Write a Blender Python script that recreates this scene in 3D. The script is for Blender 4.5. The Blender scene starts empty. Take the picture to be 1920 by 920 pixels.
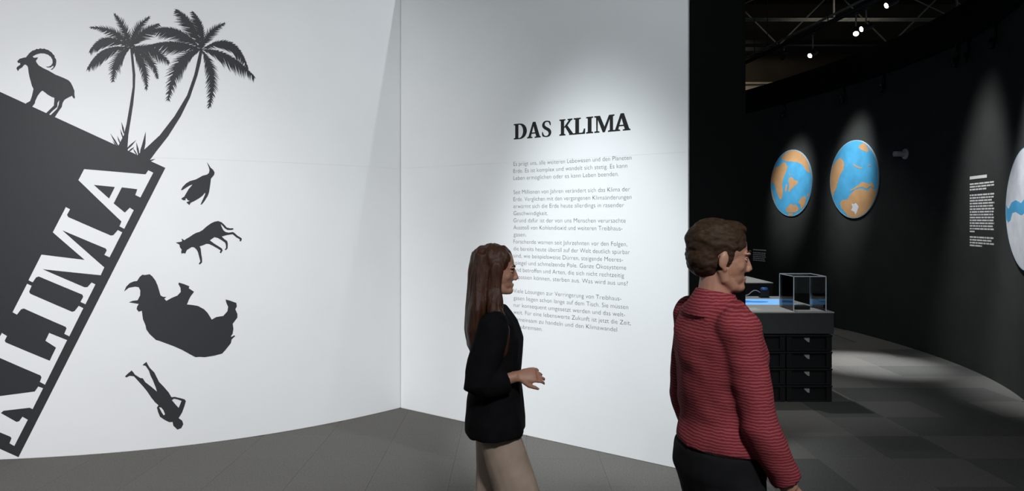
import bpy, bmesh, math, random
import numpy as np
from mathutils import Vector, Matrix, noise
random.seed(7)
SC = bpy.context.scene
COL = SC.collection
R = math.radians

# ---------------------------------------------------------------- camera
H, F, CX, CY = 1.70, 1300.0, 960.0, 410.0       # eye height, focal length in px, principal point (1920x920)
cam = bpy.data.cameras.new('camera')
cam.sensor_width = 36.0
cam.lens = F / 1920 * 36.0
cam.shift_y = -(460.0 - CY) / 1920.0
cam.clip_start, cam.clip_end = 0.05, 200
cam_o = bpy.data.objects.new('camera', cam)
COL.objects.link(cam_o)
cam_o.location = (0, 0, H)
cam_o.rotation_euler = (R(90), 0, 0)
SC.camera = cam_o

# ---------------------------------------------------------------- world and exposure
W = bpy.data.worlds.new('world')
SC.world = W
W.use_nodes = True
W.node_tree.nodes['Background'].inputs[0].default_value = (0.75, 0.9, 1.0, 1)
W.node_tree.nodes['Background'].inputs[1].default_value = 0.08
vs = SC.view_settings
vs.view_transform = 'Standard'
vs.look = 'None'
vs.exposure = 0.0
vs.gamma = 1.0
vs.use_curve_mapping = False


# ---------------------------------------------------------------- lamps
def aim(o, target):
    d = Vector(target) - Vector(o.location)
    o.rotation_euler = d.to_track_quat('-Z', 'Y').to_euler()


def spot(name, loc, target, power, angle, blend=0.5, radius=0.05, col=(1, 1, 1)):
    l = bpy.data.lights.new(name, 'SPOT')
    l.energy, l.spot_size, l.spot_blend, l.shadow_soft_size, l.color = power, R(angle), blend, radius, col
    o = bpy.data.objects.new(name, l)
    COL.objects.link(o)
    o.location = loc
    aim(o, target)
    return o


COOL = (0.90, 0.965, 1.0)
NEUT = (0.97, 0.985, 1.0)
# light room: ceiling spots in front of the two white walls, plus added fill lamps
spot('spot_mural', (-3.0, -1.2, 4.9), (-2.95, 4.9, 1.35), 1400, 61, 1.0, 0.12, NEUT)
spot('spot_mural_low', (-2.4, -0.4, 5.0), (-2.75, 5.15, 0.2), 820, 46, 1.0, 0.12, NEUT)
spot('spot_over_wall', (0.32, 5.84, 6.35), (-1.6, 5.65, 2.6), 210, 60, 0.8, 0.03, COOL)
spot('spot_text', (-0.78, 3.38, 5.4), (0.66, 5.05, 0.75), 1150, 31, 0.9, 0.22, COOL)
spot('spot_text_fill', (0.4, -0.6, 5.8), (0.5, 5.1, 3.0), 640, 60, 1.0, 0.2, COOL)
spot('spot_people_fill', (0.9, -1.6, 4.6), (0.9, 2.6, 1.0), 720, 46, 1.0, 0.25, NEUT)  # fill added behind the camera to brighten the two visitors
# dark room: spots along the curved wall, over the tables and over the carpet
spot('spot_globe_small', (3.35, 10.8, 4.6), (4.85, 11.95, 2.3), 720, 25, 1.0, 0.10, NEUT)
spot('spot_globe_tall', (3.95, 9.7, 4.6), (5.15, 10.45, 2.4), 620, 27, 1.0, 0.10, NEUT)
spot('spot_globe_white', (3.55, 5.9, 4.5), (4.75, 6.2, 1.8), 1000, 34, 1.0, 0.10, NEUT)
spot('spot_panel', (4.1, 7.5, 4.5), (5.15, 7.5, 1.5), 480, 36, 1.0, 0.14, NEUT)
spot('spot_carpet', (3.6, 9.6, 4.6), (4.2, 8.15, 0.0), 2300, 21, 1.0, 0.04, NEUT)
spot('spot_carpet_far', (2.2, 10.5, 4.6), (3.4, 6.4, 0.0), 90, 60, 0.9, 0.04, NEUT)
spot('spot_carpet_back', (4.0, 11.2, 4.7), (4.3, 9.6, 0.0), 170, 60, 1.0, 0.06, NEUT)
spot('spot_carpet_near', (2.6, 4.4, 4.8), (3.0, 4.4, 0.0), 90, 70, 1.0, 0.08, NEUT)
spot('spot_table', (2.2, 7.6, 4.5), (2.6, 6.9, 0.85), 240, 34, 0.8, 0.03, NEUT)
spot('spot_table_far', (2.8, 10.2, 4.6), (3.0, 9.8, 0.85), 240, 30, 0.8, 0.03, NEUT)
spot('spot_truss', (6.4, 12.6, 4.9), (6.6, 15.5, 6.6), 30, 100, 0.9, 0.1, (1, 0.95, 0.85))
spot('spot_far_wall', (6.0, 19.0, 6.4), (7.0, 20.6, 5.6), 30, 120, 0.9, 0.1, (1, 0.9, 0.75))


# ---------------------------------------------------------------- materials
def mat(name, col, rough=0.6, var=0.0, vscale=20.0, bump=0.0, bscale=200.0, metal=0.0, spec=0.5,
        emit=None, estr=0.0, stretch=(1, 1, 1)):
    m = bpy.data.materials.new(name)
    m.use_nodes = True
    nt = m.node_tree
    p = nt.nodes['Principled BSDF']
    p.inputs['Base Color'].default_value = (*col, 1)
    p.inputs['Roughness'].default_value = rough
    p.inputs['Metallic'].default_value = metal
    p.inputs['Specular IOR Level'].default_value = spec
    if emit:
        p.inputs['Emission Color'].default_value = (*emit, 1)
        p.inputs['Emission Strength'].default_value = estr
    if var or bump:
        tc = nt.nodes.new('ShaderNodeTexCoord')
        mp = nt.nodes.new('ShaderNodeMapping')
        mp.inputs['Scale'].default_value = stretch
        nt.links.new(tc.outputs['Object'], mp.inputs['Vector'])
    if var:
        n = nt.nodes.new('ShaderNodeTexNoise')
        n.inputs['Scale'].default_value = vscale
        n.inputs['Detail'].default_value = 5
        nt.links.new(mp.outputs[0], n.inputs['Vector'])
        r = nt.nodes.new('ShaderNodeMapRange')
        r.inputs[1].default_value, r.inputs[2].default_value = 0.3, 0.7
        r.inputs[3].default_value, r.inputs[4].default_value = 1 - var, 1 + var
        nt.links.new(n.outputs[0], r.inputs[0])
        mx = nt.nodes.new('ShaderNodeMix')
        mx.data_type = 'RGBA'
        mx.blend_type = 'MULTIPLY'
        mx.inputs[0].default_value = 1
        mx.inputs[6].default_value = (*col, 1)
        nt.links.new(r.outputs[0], mx.inputs[7])
        nt.links.new(mx.outputs[2], p.inputs['Base Color'])
    if bump:
        n2 = nt.nodes.new('ShaderNodeTexNoise')
        n2.inputs['Scale'].default_value = bscale
        n2.inputs['Detail'].default_value = 3
        nt.links.new(mp.outputs[0], n2.inputs['Vector'])
        b = nt.nodes.new('ShaderNodeBump')
        b.inputs['Strength'].default_value = bump
        b.inputs['Distance'].default_value = 0.004
        nt.links.new(n2.outputs[0], b.inputs['Height'])
        nt.links.new(b.outputs[0], p.inputs['Normal'])
    return m


M = {}
M['white'] = mat('white_wall_paint', (0.80, 0.805, 0.81), 0.75, 0.012, 3, 0.08, 350, spec=0.2)
M['seam'] = mat('panel_joint', (0.72, 0.72, 0.72), 0.8)
M['vinyl'] = mat('black_matt_vinyl', (0.025, 0.026, 0.029), 0.62, 0.06, 60, 0.05, 500, spec=0.45)
M['ink'] = mat('black_lettering', (0.012, 0.012, 0.012), 0.6, spec=0.3)
M['ink_grey'] = mat('dark_grey_lettering', (0.05, 0.05, 0.052), 0.6, spec=0.3)
M['black'] = mat('black_wall_paint', (0.034, 0.038, 0.0355), 0.8, 0.1, 4, 0.05, 200, spec=0.25)
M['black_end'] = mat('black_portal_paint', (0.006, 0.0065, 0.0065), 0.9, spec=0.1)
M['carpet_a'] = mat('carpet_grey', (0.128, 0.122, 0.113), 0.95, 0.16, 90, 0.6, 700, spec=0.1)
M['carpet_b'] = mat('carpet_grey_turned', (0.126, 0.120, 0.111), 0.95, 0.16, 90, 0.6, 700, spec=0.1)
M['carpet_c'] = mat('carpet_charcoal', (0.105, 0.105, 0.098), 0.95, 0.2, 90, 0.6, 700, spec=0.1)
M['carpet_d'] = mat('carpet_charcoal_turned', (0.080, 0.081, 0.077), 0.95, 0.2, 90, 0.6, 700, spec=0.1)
M['globe_blue'] = mat('globe_sea_blue', (0.075, 0.36, 0.62), 0.5, 0.12, 6, spec=0.3)
M['globe_tan'] = mat('globe_land_tan', (0.52, 0.30, 0.14), 0.55, 0.08, 8, spec=0.3)
M['globe_white'] = mat('globe_ice_white', (0.62, 0.64, 0.68), 0.55, 0.12, 7, spec=0.3)
M['globe_rim'] = mat('globe_rim_pale', (0.35, 0.5, 0.6), 0.5, spec=0.3)
M['print_white'] = mat('white_print', (0.8, 0.8, 0.78), 0.6, spec=0.2)
M['pale_grey'] = mat('pale_grey_plastic', (0.42, 0.43, 0.42), 0.5)
M['black_plastic'] = mat('black_plastic', (0.008, 0.008, 0.009), 0.45, spec=0.4)
M['dark_fascia'] = mat('charcoal_fascia', (0.045, 0.05, 0.051), 0.55, 0.08, 30, spec=0.4)
M['table_top'] = mat('grey_table_top', (0.42, 0.42, 0.39), 0.5, 0.05, 12, spec=0.4)
M['pale_print'] = mat('pale_printed_sheet', (0.55, 0.54, 0.49), 0.6, 0.1, 30)
M['screen'] = mat('blue_screen', (0.02, 0.05, 0.1), 0.25, emit=(0.22, 0.52, 0.98), estr=0.95)
M['screen_dark'] = mat('blue_screen_shape', (0.02, 0.05, 0.1), 0.25, emit=(0.06, 0.26, 0.7), estr=0.8)
M['slot'] = mat('handle_gap_light', (0.35, 0.36, 0.34), 0.6)  # pale grey painted in for light showing through the crate handle openings
M['steel'] = mat('painted_truss_steel', (0.30, 0.29, 0.25), 0.5, 0.2, 9, metal=0.1)
M['dark_steel'] = mat('dark_steel', (0.02, 0.021, 0.022), 0.5, metal=0.2)
M['far_brown'] = mat('brown_far_wall', (0.055, 0.042, 0.028), 0.85, 0.2, 1.2)
M['far_beam'] = mat('beige_far_beam', (0.62, 0.52, 0.40), 0.7, 0.15, 3)
M['ceiling'] = mat('black_hall_ceiling', (0.006, 0.007, 0.008), 0.9)
M['lamp'] = mat('lamp_lens', (1, 1, 1), 0.3, emit=(1, 0.99, 0.96), estr=9.0)
M['lamp_off'] = mat('lamp_lens_dim', (0.5, 0.5, 0.5), 0.3)
M['cable'] = mat('grey_cable', (0.3, 0.32, 0.34), 0.5)
M['device_blue'] = mat('blue_device', (0.03, 0.12, 0.35), 0.35)
M['skin'] = mat('skin', (0.42, 0.215, 0.145), 0.5, 0.06, 40, 0.03, 300)
M['lip'] = mat('lips', (0.34, 0.12, 0.10), 0.45)
M['eye_white'] = mat('eye_white', (0.7, 0.68, 0.65), 0.2)
M['iris'] = mat('iris_brown', (0.05, 0.025, 0.012), 0.2)
M['hair_long'] = mat('hair_chestnut', (0.055, 0.021, 0.011), 0.42, 0.45, 30, 0.45, 90, stretch=(6, 6, 0.4), spec=0.3)
M['hair_short'] = mat('hair_brown', (0.045, 0.026, 0.015), 0.55, 0.35, 60, 0.35, 220, stretch=(1, 1, 3), spec=0.15)
M['cloth_black'] = mat('black_cloth', (0.006, 0.006, 0.007), 0.9, 0.2, 20, 0.3, 500, spec=0.1)
M['trouser_black'] = mat('black_trouser_cloth', (0.009, 0.009, 0.010), 0.9, 0.2, 20, 0.3, 500, spec=0.15)
M['cloth_beige'] = mat('beige_cloth', (0.44, 0.335, 0.265), 0.9, 0.1, 14, 0.3, 500, spec=0.1)
M['shoe'] = mat('dark_shoe', (0.015, 0.013, 0.012), 0.5)

# clear acrylic: transparent with a fresnel gloss
m = bpy.data.materials.new('clear_acrylic')
m.use_nodes = True
nt = m.node_tree
for n in list(nt.nodes):
    if n.type != 'OUTPUT_MATERIAL':
        nt.nodes.remove(n)
out = nt.nodes['Material Output']
tr = nt.nodes.new('ShaderNodeBsdfTransparent')
tr.inputs[0].default_value = (0.985, 0.99, 0.99, 1)
gl = nt.nodes.new('ShaderNodeBsdfGlossy')
gl.inputs['Roughness'].default_value = 0.02
fr = nt.nodes.new('ShaderNodeFresnel')
fr.inputs[0].default_value = 1.5
mx = nt.nodes.new('ShaderNodeMixShader')
nt.links.new(fr.outputs[0], mx.inputs[0])
nt.links.new(tr.outputs[0], mx.inputs[1])
nt.links.new(gl.outputs[0], mx.inputs[2])
nt.links.new(mx.outputs[0], out.inputs[0])
M['acrylic'] = m
M['acrylic_edge'] = mat('polished_acrylic_edge', (0.75, 0.82, 0.86), 0.25, spec=0.6)

# striped maroon knit
m = mat('maroon_striped_knit', (0.14, 0.02, 0.026), 0.9, 0, 1, 0.35, 400, spec=0.15)
nt = m.node_tree
p = nt.nodes['Principled BSDF']
tc = nt.nodes.new('ShaderNodeTexCoord')
wv = nt.nodes.new('ShaderNodeTexWave')
wv.wave_type, wv.bands_direction = 'BANDS', 'Z'
wv.inputs['Scale'].default_value = 34
wv.inputs['Distortion'].default_value = 3.2
wv.inputs['Detail'].default_value = 2
wv.inputs['Detail Scale'].default_value = 1.2
rp = nt.nodes.new('ShaderNodeValToRGB')
rp.color_ramp.elements[0].position = 0.25
rp.color_ramp.elements[0].color = (0.19, 0.024, 0.032, 1)
rp.color_ramp.elements[1].position = 0.95
rp.color_ramp.elements[1].color = (0.36, 0.08, 0.09, 1)
nt.links.new(tc.outputs['Object'], wv.inputs['Vector'])
nt.links.new(wv.outputs[0], rp.inputs[0])
nt.links.new(rp.outputs[0], p.inputs['Base Color'])
M['knit'] = m


# ---------------------------------------------------------------- helpers
def tag(o, label=None, cat=None, group=None, kind=None):
    for k, v in (('label', label), ('category', cat), ('group', group), ('kind', kind)):
        if v:
            o[k] = v
    return o


def link(name, me, m=None, parent=None, loc=None):
    o = bpy.data.objects.new(name, me)
    COL.objects.link(o)
    if m is not None and me is not None and not me.materials:
        me.materials.append(M[m] if isinstance(m, str) else m)
    if parent is not None:
        o.parent = parent
    if loc is not None:
        o.location = loc
    return o


def empty(name, loc=(0, 0, 0), rz=0.0):
    o = bpy.data.objects.new(name, None)
    o.empty_display_size = 0.1
    COL.objects.link(o)
    o.location = loc
    o.rotation_euler = (0, 0, rz)
    return o


def mesh_from(bm, name='mesh', smooth=False):
    me = bpy.data.meshes.new(name)
    bmesh.ops.recalc_face_normals(bm, faces=bm.faces)
    bm.to_mesh(me)
    bm.free()
    if smooth:
        me.shade_smooth()
    return me


def raw(verts, faces, name='mesh'):
    me = bpy.data.meshes.new(name)
    me.from_pydata([tuple(v) for v in verts], [], faces)
    me.update()
    return me


def box_bm(bm, lo, hi, bev=0.0):
    vs_ = [bm.verts.new((x, y, z)) for x in (lo[0], hi[0]) for y in (lo[1], hi[1]) for z in (lo[2], hi[2])]
    fs = [(0, 1, 3, 2), (4, 6, 7, 5), (0, 4, 5, 1), (2, 3, 7, 6), (0, 2, 6, 4), (1, 5, 7, 3)]
    nf = [bm.faces.new([vs_[i] for i in f]) for f in fs]
    if bev:
        es = list({e for f in nf for e in f.edges})
        bmesh.ops.bevel(bm, geom=es, offset=bev, segments=2, profile=0.6, affect='EDGES')


def box(name, lo, hi, m, parent=None, bev=0.0):
    bm = bmesh.new()
    box_bm(bm, lo, hi, bev)
    return link(name, mesh_from(bm, name), m, parent)


def tube_bm(bm, pts, radii, seg=12, ref=Vector((0, 1, 0)), cap=True):
    """Loft of elliptical rings: radii are (a, b); b lies along ref."""
    pts = [Vector(p) for p in pts]
    rings = []
    n = len(pts)
    for i, p in enumerate(pts):
        t = (pts[min(i + 1, n - 1)] - pts[max(i - 1, 0)]).normalized()
        rf = Vector(ref)
        if abs(rf.dot(t)) > 0.95:
            rf = Vector((1, 0, 0)) if abs(t.x) < 0.9 else Vector((0, 0, 1))
        b = (rf - t * rf.dot(t)).normalized()
        a = b.cross(t)
        r = radii[i]
        ra, rb = r if isinstance(r, (tuple, list)) else (r, r)
        rings.append([bm.verts.new(p + a * ra * math.cos(2 * math.pi * k / seg) + b * rb * math.sin(2 * math.pi * k / seg))
                      for k in range(seg)])
    for q in range(n - 1):
        for k in range(seg):
            bm.faces.new([rings[q][k], rings[q][(k + 1) % seg], rings[q + 1][(k + 1) % seg], rings[q + 1][k]])
    if cap:
        bm.faces.new(list(reversed(rings[0])))
        bm.faces.new(rings[-1])


def tube(name, pts, radii, m, parent=None, seg=12):
    bm = bmesh.new()
    if not isinstance(radii, (list, tuple)):
        radii = [radii] * len(pts)
    tube_bm(bm, pts, radii, seg)
    return link(name, mesh_from(bm, name, True), m, parent)


def ell_bm(bm, c, r, rot=None, seg=20):
    mt = Matrix.Translation(Vector(c))
    if rot is not None:
        mt = mt @ rot
    mt = mt @ Matrix.Diagonal((*r, 1))
    bmesh.ops.create_uvsphere(bm, u_segments=seg, v_segments=seg // 2 + 2, radius=1.0, matrix=mt)


# ---------------------------------------------------------------- the walls as surfaces: (s, z) -> world
class Surf:
    """A vertical sheet over a plan curve; s is arc length, normals face the visitor side."""
    def __init__(self, pts, flip=False):
        self.p = np.array(pts, float)
        d = np.hypot(*(self.p[1:] - self.p[:-1]).T)
        self.s = np.r_[0, np.cumsum(d)]
        self.t = self.p[:, 0] / self.p[:, 1]
        g = np.gradient(self.p, self.s, axis=0)
        g /= np.hypot(*g.T)[:, None]
        self.n = np.c_[g[:, 1], -g[:, 0]] * (-1 if flip else 1)
        self.order = np.argsort(self.t)

    def at(self, s, z, off=0.0):
        x, y = (np.interp(s, self.s, self.p[:, k]) for k in (0, 1))
        nx, ny = (np.interp(s, self.s, self.n[:, k]) for k in (0, 1))
        return Vector((x + nx * off, y + ny * off, z))

    def tan(self, s):
        return (self.at(s + 0.01, 0) - self.at(s - 0.01, 0)).normalized()

    def nor(self, s):
        return (self.at(s, 0, 1.0) - self.at(s, 0)).normalized()

    def from_photo(self, px, py):
        """Plan position of a mark measured in the photograph -> (s, z) on this wall."""
        t = (px - CX) / F
        tt = self.t[self.vis] if hasattr(self, 'vis') else self.t
        ss = self.s[self.vis] if hasattr(self, 'vis') else self.s
        o = np.argsort(tt)
        s = np.interp(t, tt[o], ss[o])
        y = np.interp(s, self.s, self.p[:, 1])
        return float(s), float(H - (py - CY) / F * y)


def floor_pt(px, py):
    y = F * H / (py - CY)
    return ((px - CX) / F * y, y)


xs = np.linspace(-5.6, -1.0, 140)
ys = np.polyval([0.02502038, 0.35439669, 1.7094808, 7.62134215], np.maximum(xs, -4.6))
S1 = Surf(np.c_[xs, ys])                                        # convex white wall with the mural
c0, c1 = Vector((-0.998, 6.233)), Vector((1.186, 4.672))
S2 = Surf([c0.lerp(c1, k / 40) for k in range(41)])             # straight white wall with the text
DH = 4.15
dyx = np.polyfit([13.5, 12.63, 11.45, 10.94, 9.84, 9.4, 7.62, 6.5], [4.44, 4.69, 4.97, 5.08, 5.2, 5.25, 5.14, 4.8], 4)
dp = [(1.2, 15.6), (2.2, 15.45), (3.1, 15.0), (3.75, 14.4)]
dp += [(float(np.polyval(dyx, y)), float(y)) for y in np.linspace(13.7, 6.4, 140)]
tv = Vector((dp[-1][0] - dp[-5][0], dp[-1][1] - dp[-5][1])).normalized()
dp += [(dp[-1][0] + tv.x * k * 0.1, dp[-1][1] + tv.y * k * 0.1) for k in range(1, 19)]
S3 = Surf(dp)                                                   # concave black wall of the dark room
S3.vis = np.arange(len(dp)) < 150


def sheet(S, z0, z1, off, thick, sa=None, sb=None, step=1):
    """A curved slab in front of (off) a wall surface."""
    ss = [s for s in S.s[::step]]
    if ss[-1] != S.s[-1]:
        ss.append(S.s[-1])
    if sa is not None:
        ss = [sa] + [s for s in ss if sa < s < sb] + [sb]
    v, f = [], []
    for s in ss:
        for o_, z in ((off, z0), (off, z1), (off - thick, z1), (off - thick, z0)):
            v.append(S.at(s, z, o_))
    for i in range(len(ss) - 1):
        a, b = i * 4, i * 4 + 4
        for k in range(4):
            f.append((a + k, b + k, b + (k + 1) % 4, a + (k + 1) % 4))
    f.append((0, 1, 2, 3))
    e = (len(ss) - 1) * 4
    f.append((e + 3, e + 2, e + 1, e))
    bm = bmesh.new()
    bv = [bm.verts.new(q) for q in v]
    for q in f:
        bm.faces.new([bv[i] for i in q])
    return mesh_from(bm)


def fill_polys(polys, s_cut=0.06):
    """Even-odd fill of outlines in (s, z); returns a bmesh cut into strips so that it can bend with the wall."""
    cu = bpy.data.curves.new('outline', 'CURVE')
    cu.dimensions, cu.fill_mode = '2D', 'FRONT'
    for pl in polys:
        sp = cu.splines.new('POLY')
        sp.points.add(len(pl) - 1)
        for q, (a, b) in zip(sp.points, pl):
            q.co = (a, b, 0, 1)
        sp.use_cyclic_u = True
    o = bpy.data.objects.new('outline', cu)
    me = bpy.data.meshes.new_from_object(o)
    bm = bmesh.new()
    bm.from_mesh(me)
    bpy.data.objects.remove(o)
    bpy.data.curves.remove(cu)
    bpy.data.meshes.remove(me)
    bmesh.ops.remove_doubles(bm, verts=bm.verts, dist=1e-6)
    if s_cut:
        x0, x1 = min(v.co.x for v in bm.verts), max(v.co.x for v in bm.verts)
        k = math.ceil(x0 / s_cut)
        while k * s_cut < x1:
            bmesh.ops.bisect_plane(bm, geom=bm.verts[:] + bm.edges[:] + bm.faces[:], plane_co=(k * s_cut, 0, 0), plane_no=(1, 0, 0))
            k += 1
    return bm


def decal(name, polys, S, m, off=0.001, parent=None, s_cut=0.06):
    bm = fill_polys(polys, s_cut)
    for v in bm.verts:
        v.co = S.at(v.co.x, v.co.y, off)
    me = bpy.data.meshes.new(name)
    bm.normal_update()
    if bm.faces:
        f = max(bm.faces, key=lambda q: q.calc_area())
        c = f.calc_center_median()
        if f.normal.dot(Vector((0, 0, H)) - c) < 0:
            bmesh.ops.reverse_faces(bm, faces=bm.faces)
    bm.to_mesh(me)
    bm.free()
    return link(name, me, m, parent)


def z2p(pts, ox, oy, sc):
    return [(ox + x / sc, oy + y / sc) for x, y in pts]


# ================================================================ STRUCTURE
WH, SEAM = 3.95, 2.15
wl = link('wall_left', sheet(S1, 0, WH, -0.004, 0.10, step=2), 'seam')
tag(wl, 'convex curved white wall carrying the black mural', 'wall', kind='structure')
link('wall_panel', sheet(S1, 0.004, SEAM - 0.00025, 0, 0.004, step=2), 'white', wl)
link('wall_panel', sheet(S1, SEAM + 0.00025, WH, 0, 0.004, step=2), 'white', wl)
wb = link('wall_back', sheet(S2, 0, WH, -0.004, 0.10, step=40), 'seam')
tag(wb, 'straight white wall carrying the printed introduction text', 'wall', kind='structure')
link('wall_panel', sheet(S2, 0.004, SEAM - 0.00025, 0, 0.004, step=40), 'white', wb)
link('wall_panel', sheet(S2, SEAM + 0.00025, WH, 0, 0.004, step=40), 'white', wb)

# black portal: the deep end of the white wall, seen at its right
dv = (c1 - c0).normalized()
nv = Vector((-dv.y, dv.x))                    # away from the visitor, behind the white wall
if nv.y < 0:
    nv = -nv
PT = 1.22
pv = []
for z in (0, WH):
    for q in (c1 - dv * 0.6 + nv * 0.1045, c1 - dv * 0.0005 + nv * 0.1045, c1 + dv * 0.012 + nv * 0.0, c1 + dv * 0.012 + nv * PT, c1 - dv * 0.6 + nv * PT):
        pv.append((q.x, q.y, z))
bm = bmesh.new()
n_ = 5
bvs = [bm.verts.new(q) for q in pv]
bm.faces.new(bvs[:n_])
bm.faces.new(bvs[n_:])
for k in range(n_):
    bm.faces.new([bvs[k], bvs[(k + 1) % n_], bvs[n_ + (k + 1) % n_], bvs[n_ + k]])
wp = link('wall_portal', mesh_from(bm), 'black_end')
tag(wp, 'deep black end face of the white text wall beside the passage', 'wall', kind='structure')

wr = link('wall_right', sheet(S3, 0, DH, 0, 0.12, step=2), 'black')
tag(wr, 'concave curved black wall with the round globe pictures', 'wall', kind='structure')
tr_ = link('trim_1', sheet(S3, DH - 0.42, DH + 0.005, 0.05, 0.05, step=2), 'black_end')
tag(tr_, 'black lighting ledge along the top of the curved black wall', 'trim', kind='structure')

fl_o = link('floor', raw([(-9, -3, -0.006), (14, -3, -0.006), (14, 22, -0.006), (-9, 22, -0.006)], [(0, 1, 2, 3)]), 'carpet_c')
tag(fl_o, 'grey carpet tile floor', 'floor', kind='structure')


def behind_walls(x, y):
    if x < -1.0 and y > np.interp(x, S1.p[:, 0], S1.p[:, 1]) + 0.3:
        return True
    if x >= -1.0 and (Vector((x, y)) - c0).dot(nv) > 0.25 and (Vector((x, y)) - c1).dot(dv) < -0.3:
        return True
    return x > 1.2 and (y > 14.5 or x > float(np.interp(y, S3.p[::-1, 1], S3.p[::-1, 0])) + 0.3)


TS = 0.515
tile_me = []
for mk in ('carpet_a', 'carpet_b', 'carpet_c', 'carpet_d'):
    a, b = (TS / 2 - 0.0001, TS / 2 - 0.0012) if mk in ('carpet_a', 'carpet_b') else (TS / 2 - 0.0005, TS / 2 - 0.003)
    v = [(sx * a, sy * a, -0.006) for sx, sy in ((-1, -1), (1, -1), (1, 1), (-1, 1))]
    v += [(sx * a, sy * a, -0.0015) for sx, sy in ((-1, -1), (1, -1), (1, 1), (-1, 1))]
    v += [(sx * b, sy * b, 0) for sx, sy in ((-1, -1), (1, -1), (1, 1), (-1, 1))]
    f = [(8, 9, 10, 11)] + [(r + k, r + (k + 1) % 4, r + 4 + (k + 1) % 4, r + 4 + k) for r in (0, 4) for k in range(4)]
    me = raw(v, f, 'carpet_tile')
    me.materials.append(M[mk])
    tile_me.append(me)
GX, GY = 3.20 + TS / 2, 4.92 + TS / 2
for i in range(-18, 6):
    for j in range(-4, 18):
        x, y = GX + i * TS, GY + j * TS
        px = CX + F * x / y
        py = CY + F * H / (y + TS)
        if y < 3.4 or px < -330 or px > 2300 or behind_walls(x, y):
            continue
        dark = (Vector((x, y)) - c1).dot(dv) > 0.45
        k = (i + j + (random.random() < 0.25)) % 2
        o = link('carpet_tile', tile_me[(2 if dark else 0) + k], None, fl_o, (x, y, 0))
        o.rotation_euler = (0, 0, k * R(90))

# hall around the exhibition
box_h = link('wall_far', raw([(-9, 21, 0), (14, 21, 0), (14, 21, 8.2), (-9, 21, 8.2)], [(0, 1, 2, 3)]), 'far_brown')
tag(box_h, 'brown far wall of the hall above the black exhibition wall', 'wall', kind='structure')
ce = link('ceiling', raw([(-9, -3, 8.2), (14, -3, 8.2), (14, 22, 8.2), (-9, 22, 8.2)], [(3, 2, 1, 0)]), 'ceiling')
tag(ce, 'black hall ceiling high above the trusses', 'ceiling', kind='structure')
fb = box('trim_2', (4.0, 20.6, 5.50), (11.5, 20.98, 5.68), 'far_beam')
tag(fb, 'beige lit beam along the far hall wall', 'trim', kind='structure')
fb2 = box('trim_3', (4.0, 20.5, 5.69), (11.5, 20.98, 5.74), 'far_beam')
tag(fb2, 'thin beige ledge above the lit beam on the far hall wall', 'trim', kind='structure')

# ================================================================ MURAL on the curved white wall
P1 = S1.from_photo


def wall1(pts):
    # refine long edges so that they stay where the photograph shows them
    r = []
    for (xa, ya), (xb, yb) in zip(pts, pts[1:] + pts[:1]):
        n = max(1, int(math.hypot(xb - xa, yb - ya) / 60))
        for k in range(n):
            r.append(P1(xa + (xb - xa) * k / n, ya + (yb - ya) * k / n))
    return r


GRP = 'black silhouettes of the mural on the curved white wall'
block = [(-150, 103), (310, 314.5), (34.7, 856.5), (-150, 773)]
L_A = z2p([(165, 205), (670, 248), (692, 215), (733, 235), (628, 438), (585, 418), (602, 370), (475, 355), (408, 487), (500, 562),
           (540, 522), (573, 542), (495, 695), (455, 675), (472, 635), (118, 295)], 120, 270, 4.381)
L_Ac = z2p([(245, 335), (418, 352), (370, 447)], 120, 270, 4.381)
L_M = z2p([(437, 28), (465, 43), (445, 80), (452, 94), (735, 217), (752, 214), (782, 180), (811, 196), (727, 361), (692, 345), (708, 316), (702, 303), (413, 182),
           (692, 428), (668, 480), (283, 440), (562, 560), (580, 558), (608, 528), (633, 541), (567, 672), (534, 657), (552, 622), (546, 608),
           (258, 488), (240, 494), (217, 527), (189, 513), (275, 343), (562, 378), (350, 195)], 0, 380, 3.5375)
L_I = z2p([(180, 536), (210, 550), (194, 588), (200, 602), (478, 722), (494, 718), (522, 683), (553, 698), (460, 885), (427, 868), (441, 832), (436, 822),
           (158, 700), (140, 706), (113, 741), (83, 725)], 0, 380, 3.5375)
L_L = z2p([(265, 183), (362, 222), (243, 462), (215, 447), (224, 422), (218, 412), (0, 318)], 0, 560, 2.875) + \
      [(-7, 672), (-17, 683.5), (-25.5, 679)] + z2p([(10, 183), (38, 200), (26, 224), (30, 234), (268, 333), (302, 262), (245, 225)], 0, 560, 2.875)
L_K = z2p([(213, 487), (240, 497), (182, 613), (165, 605), (20, 622), (5, 635), (92, 684), (107, 680), (125, 655), (155, 672), (80, 818), (53, 803), (64, 775), (58, 766)], 0, 560, 2.968) + \
      [(0, 810), (-62, 783), (-72, 796), (-80, 791), (-54, 740), (-45, 745), (-48, 757), (-22, 768), (-31, 722), (-40, 727), (-22, 690), (-14, 694), (-14, 724), (0, 742)] + \
      z2p([(193, 515)], 0, 560, 2.968)
o = decal('mural_lettering_block', [wall1(q) for q in (block, L_A, L_Ac, L_M, L_I, L_L, L_K)], S1, 'vinyl', 0.0010)
tag(o, 'tilted black vinyl block with the word KLIMA cut out in white slab letters', 'wall decal', GRP)

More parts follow.
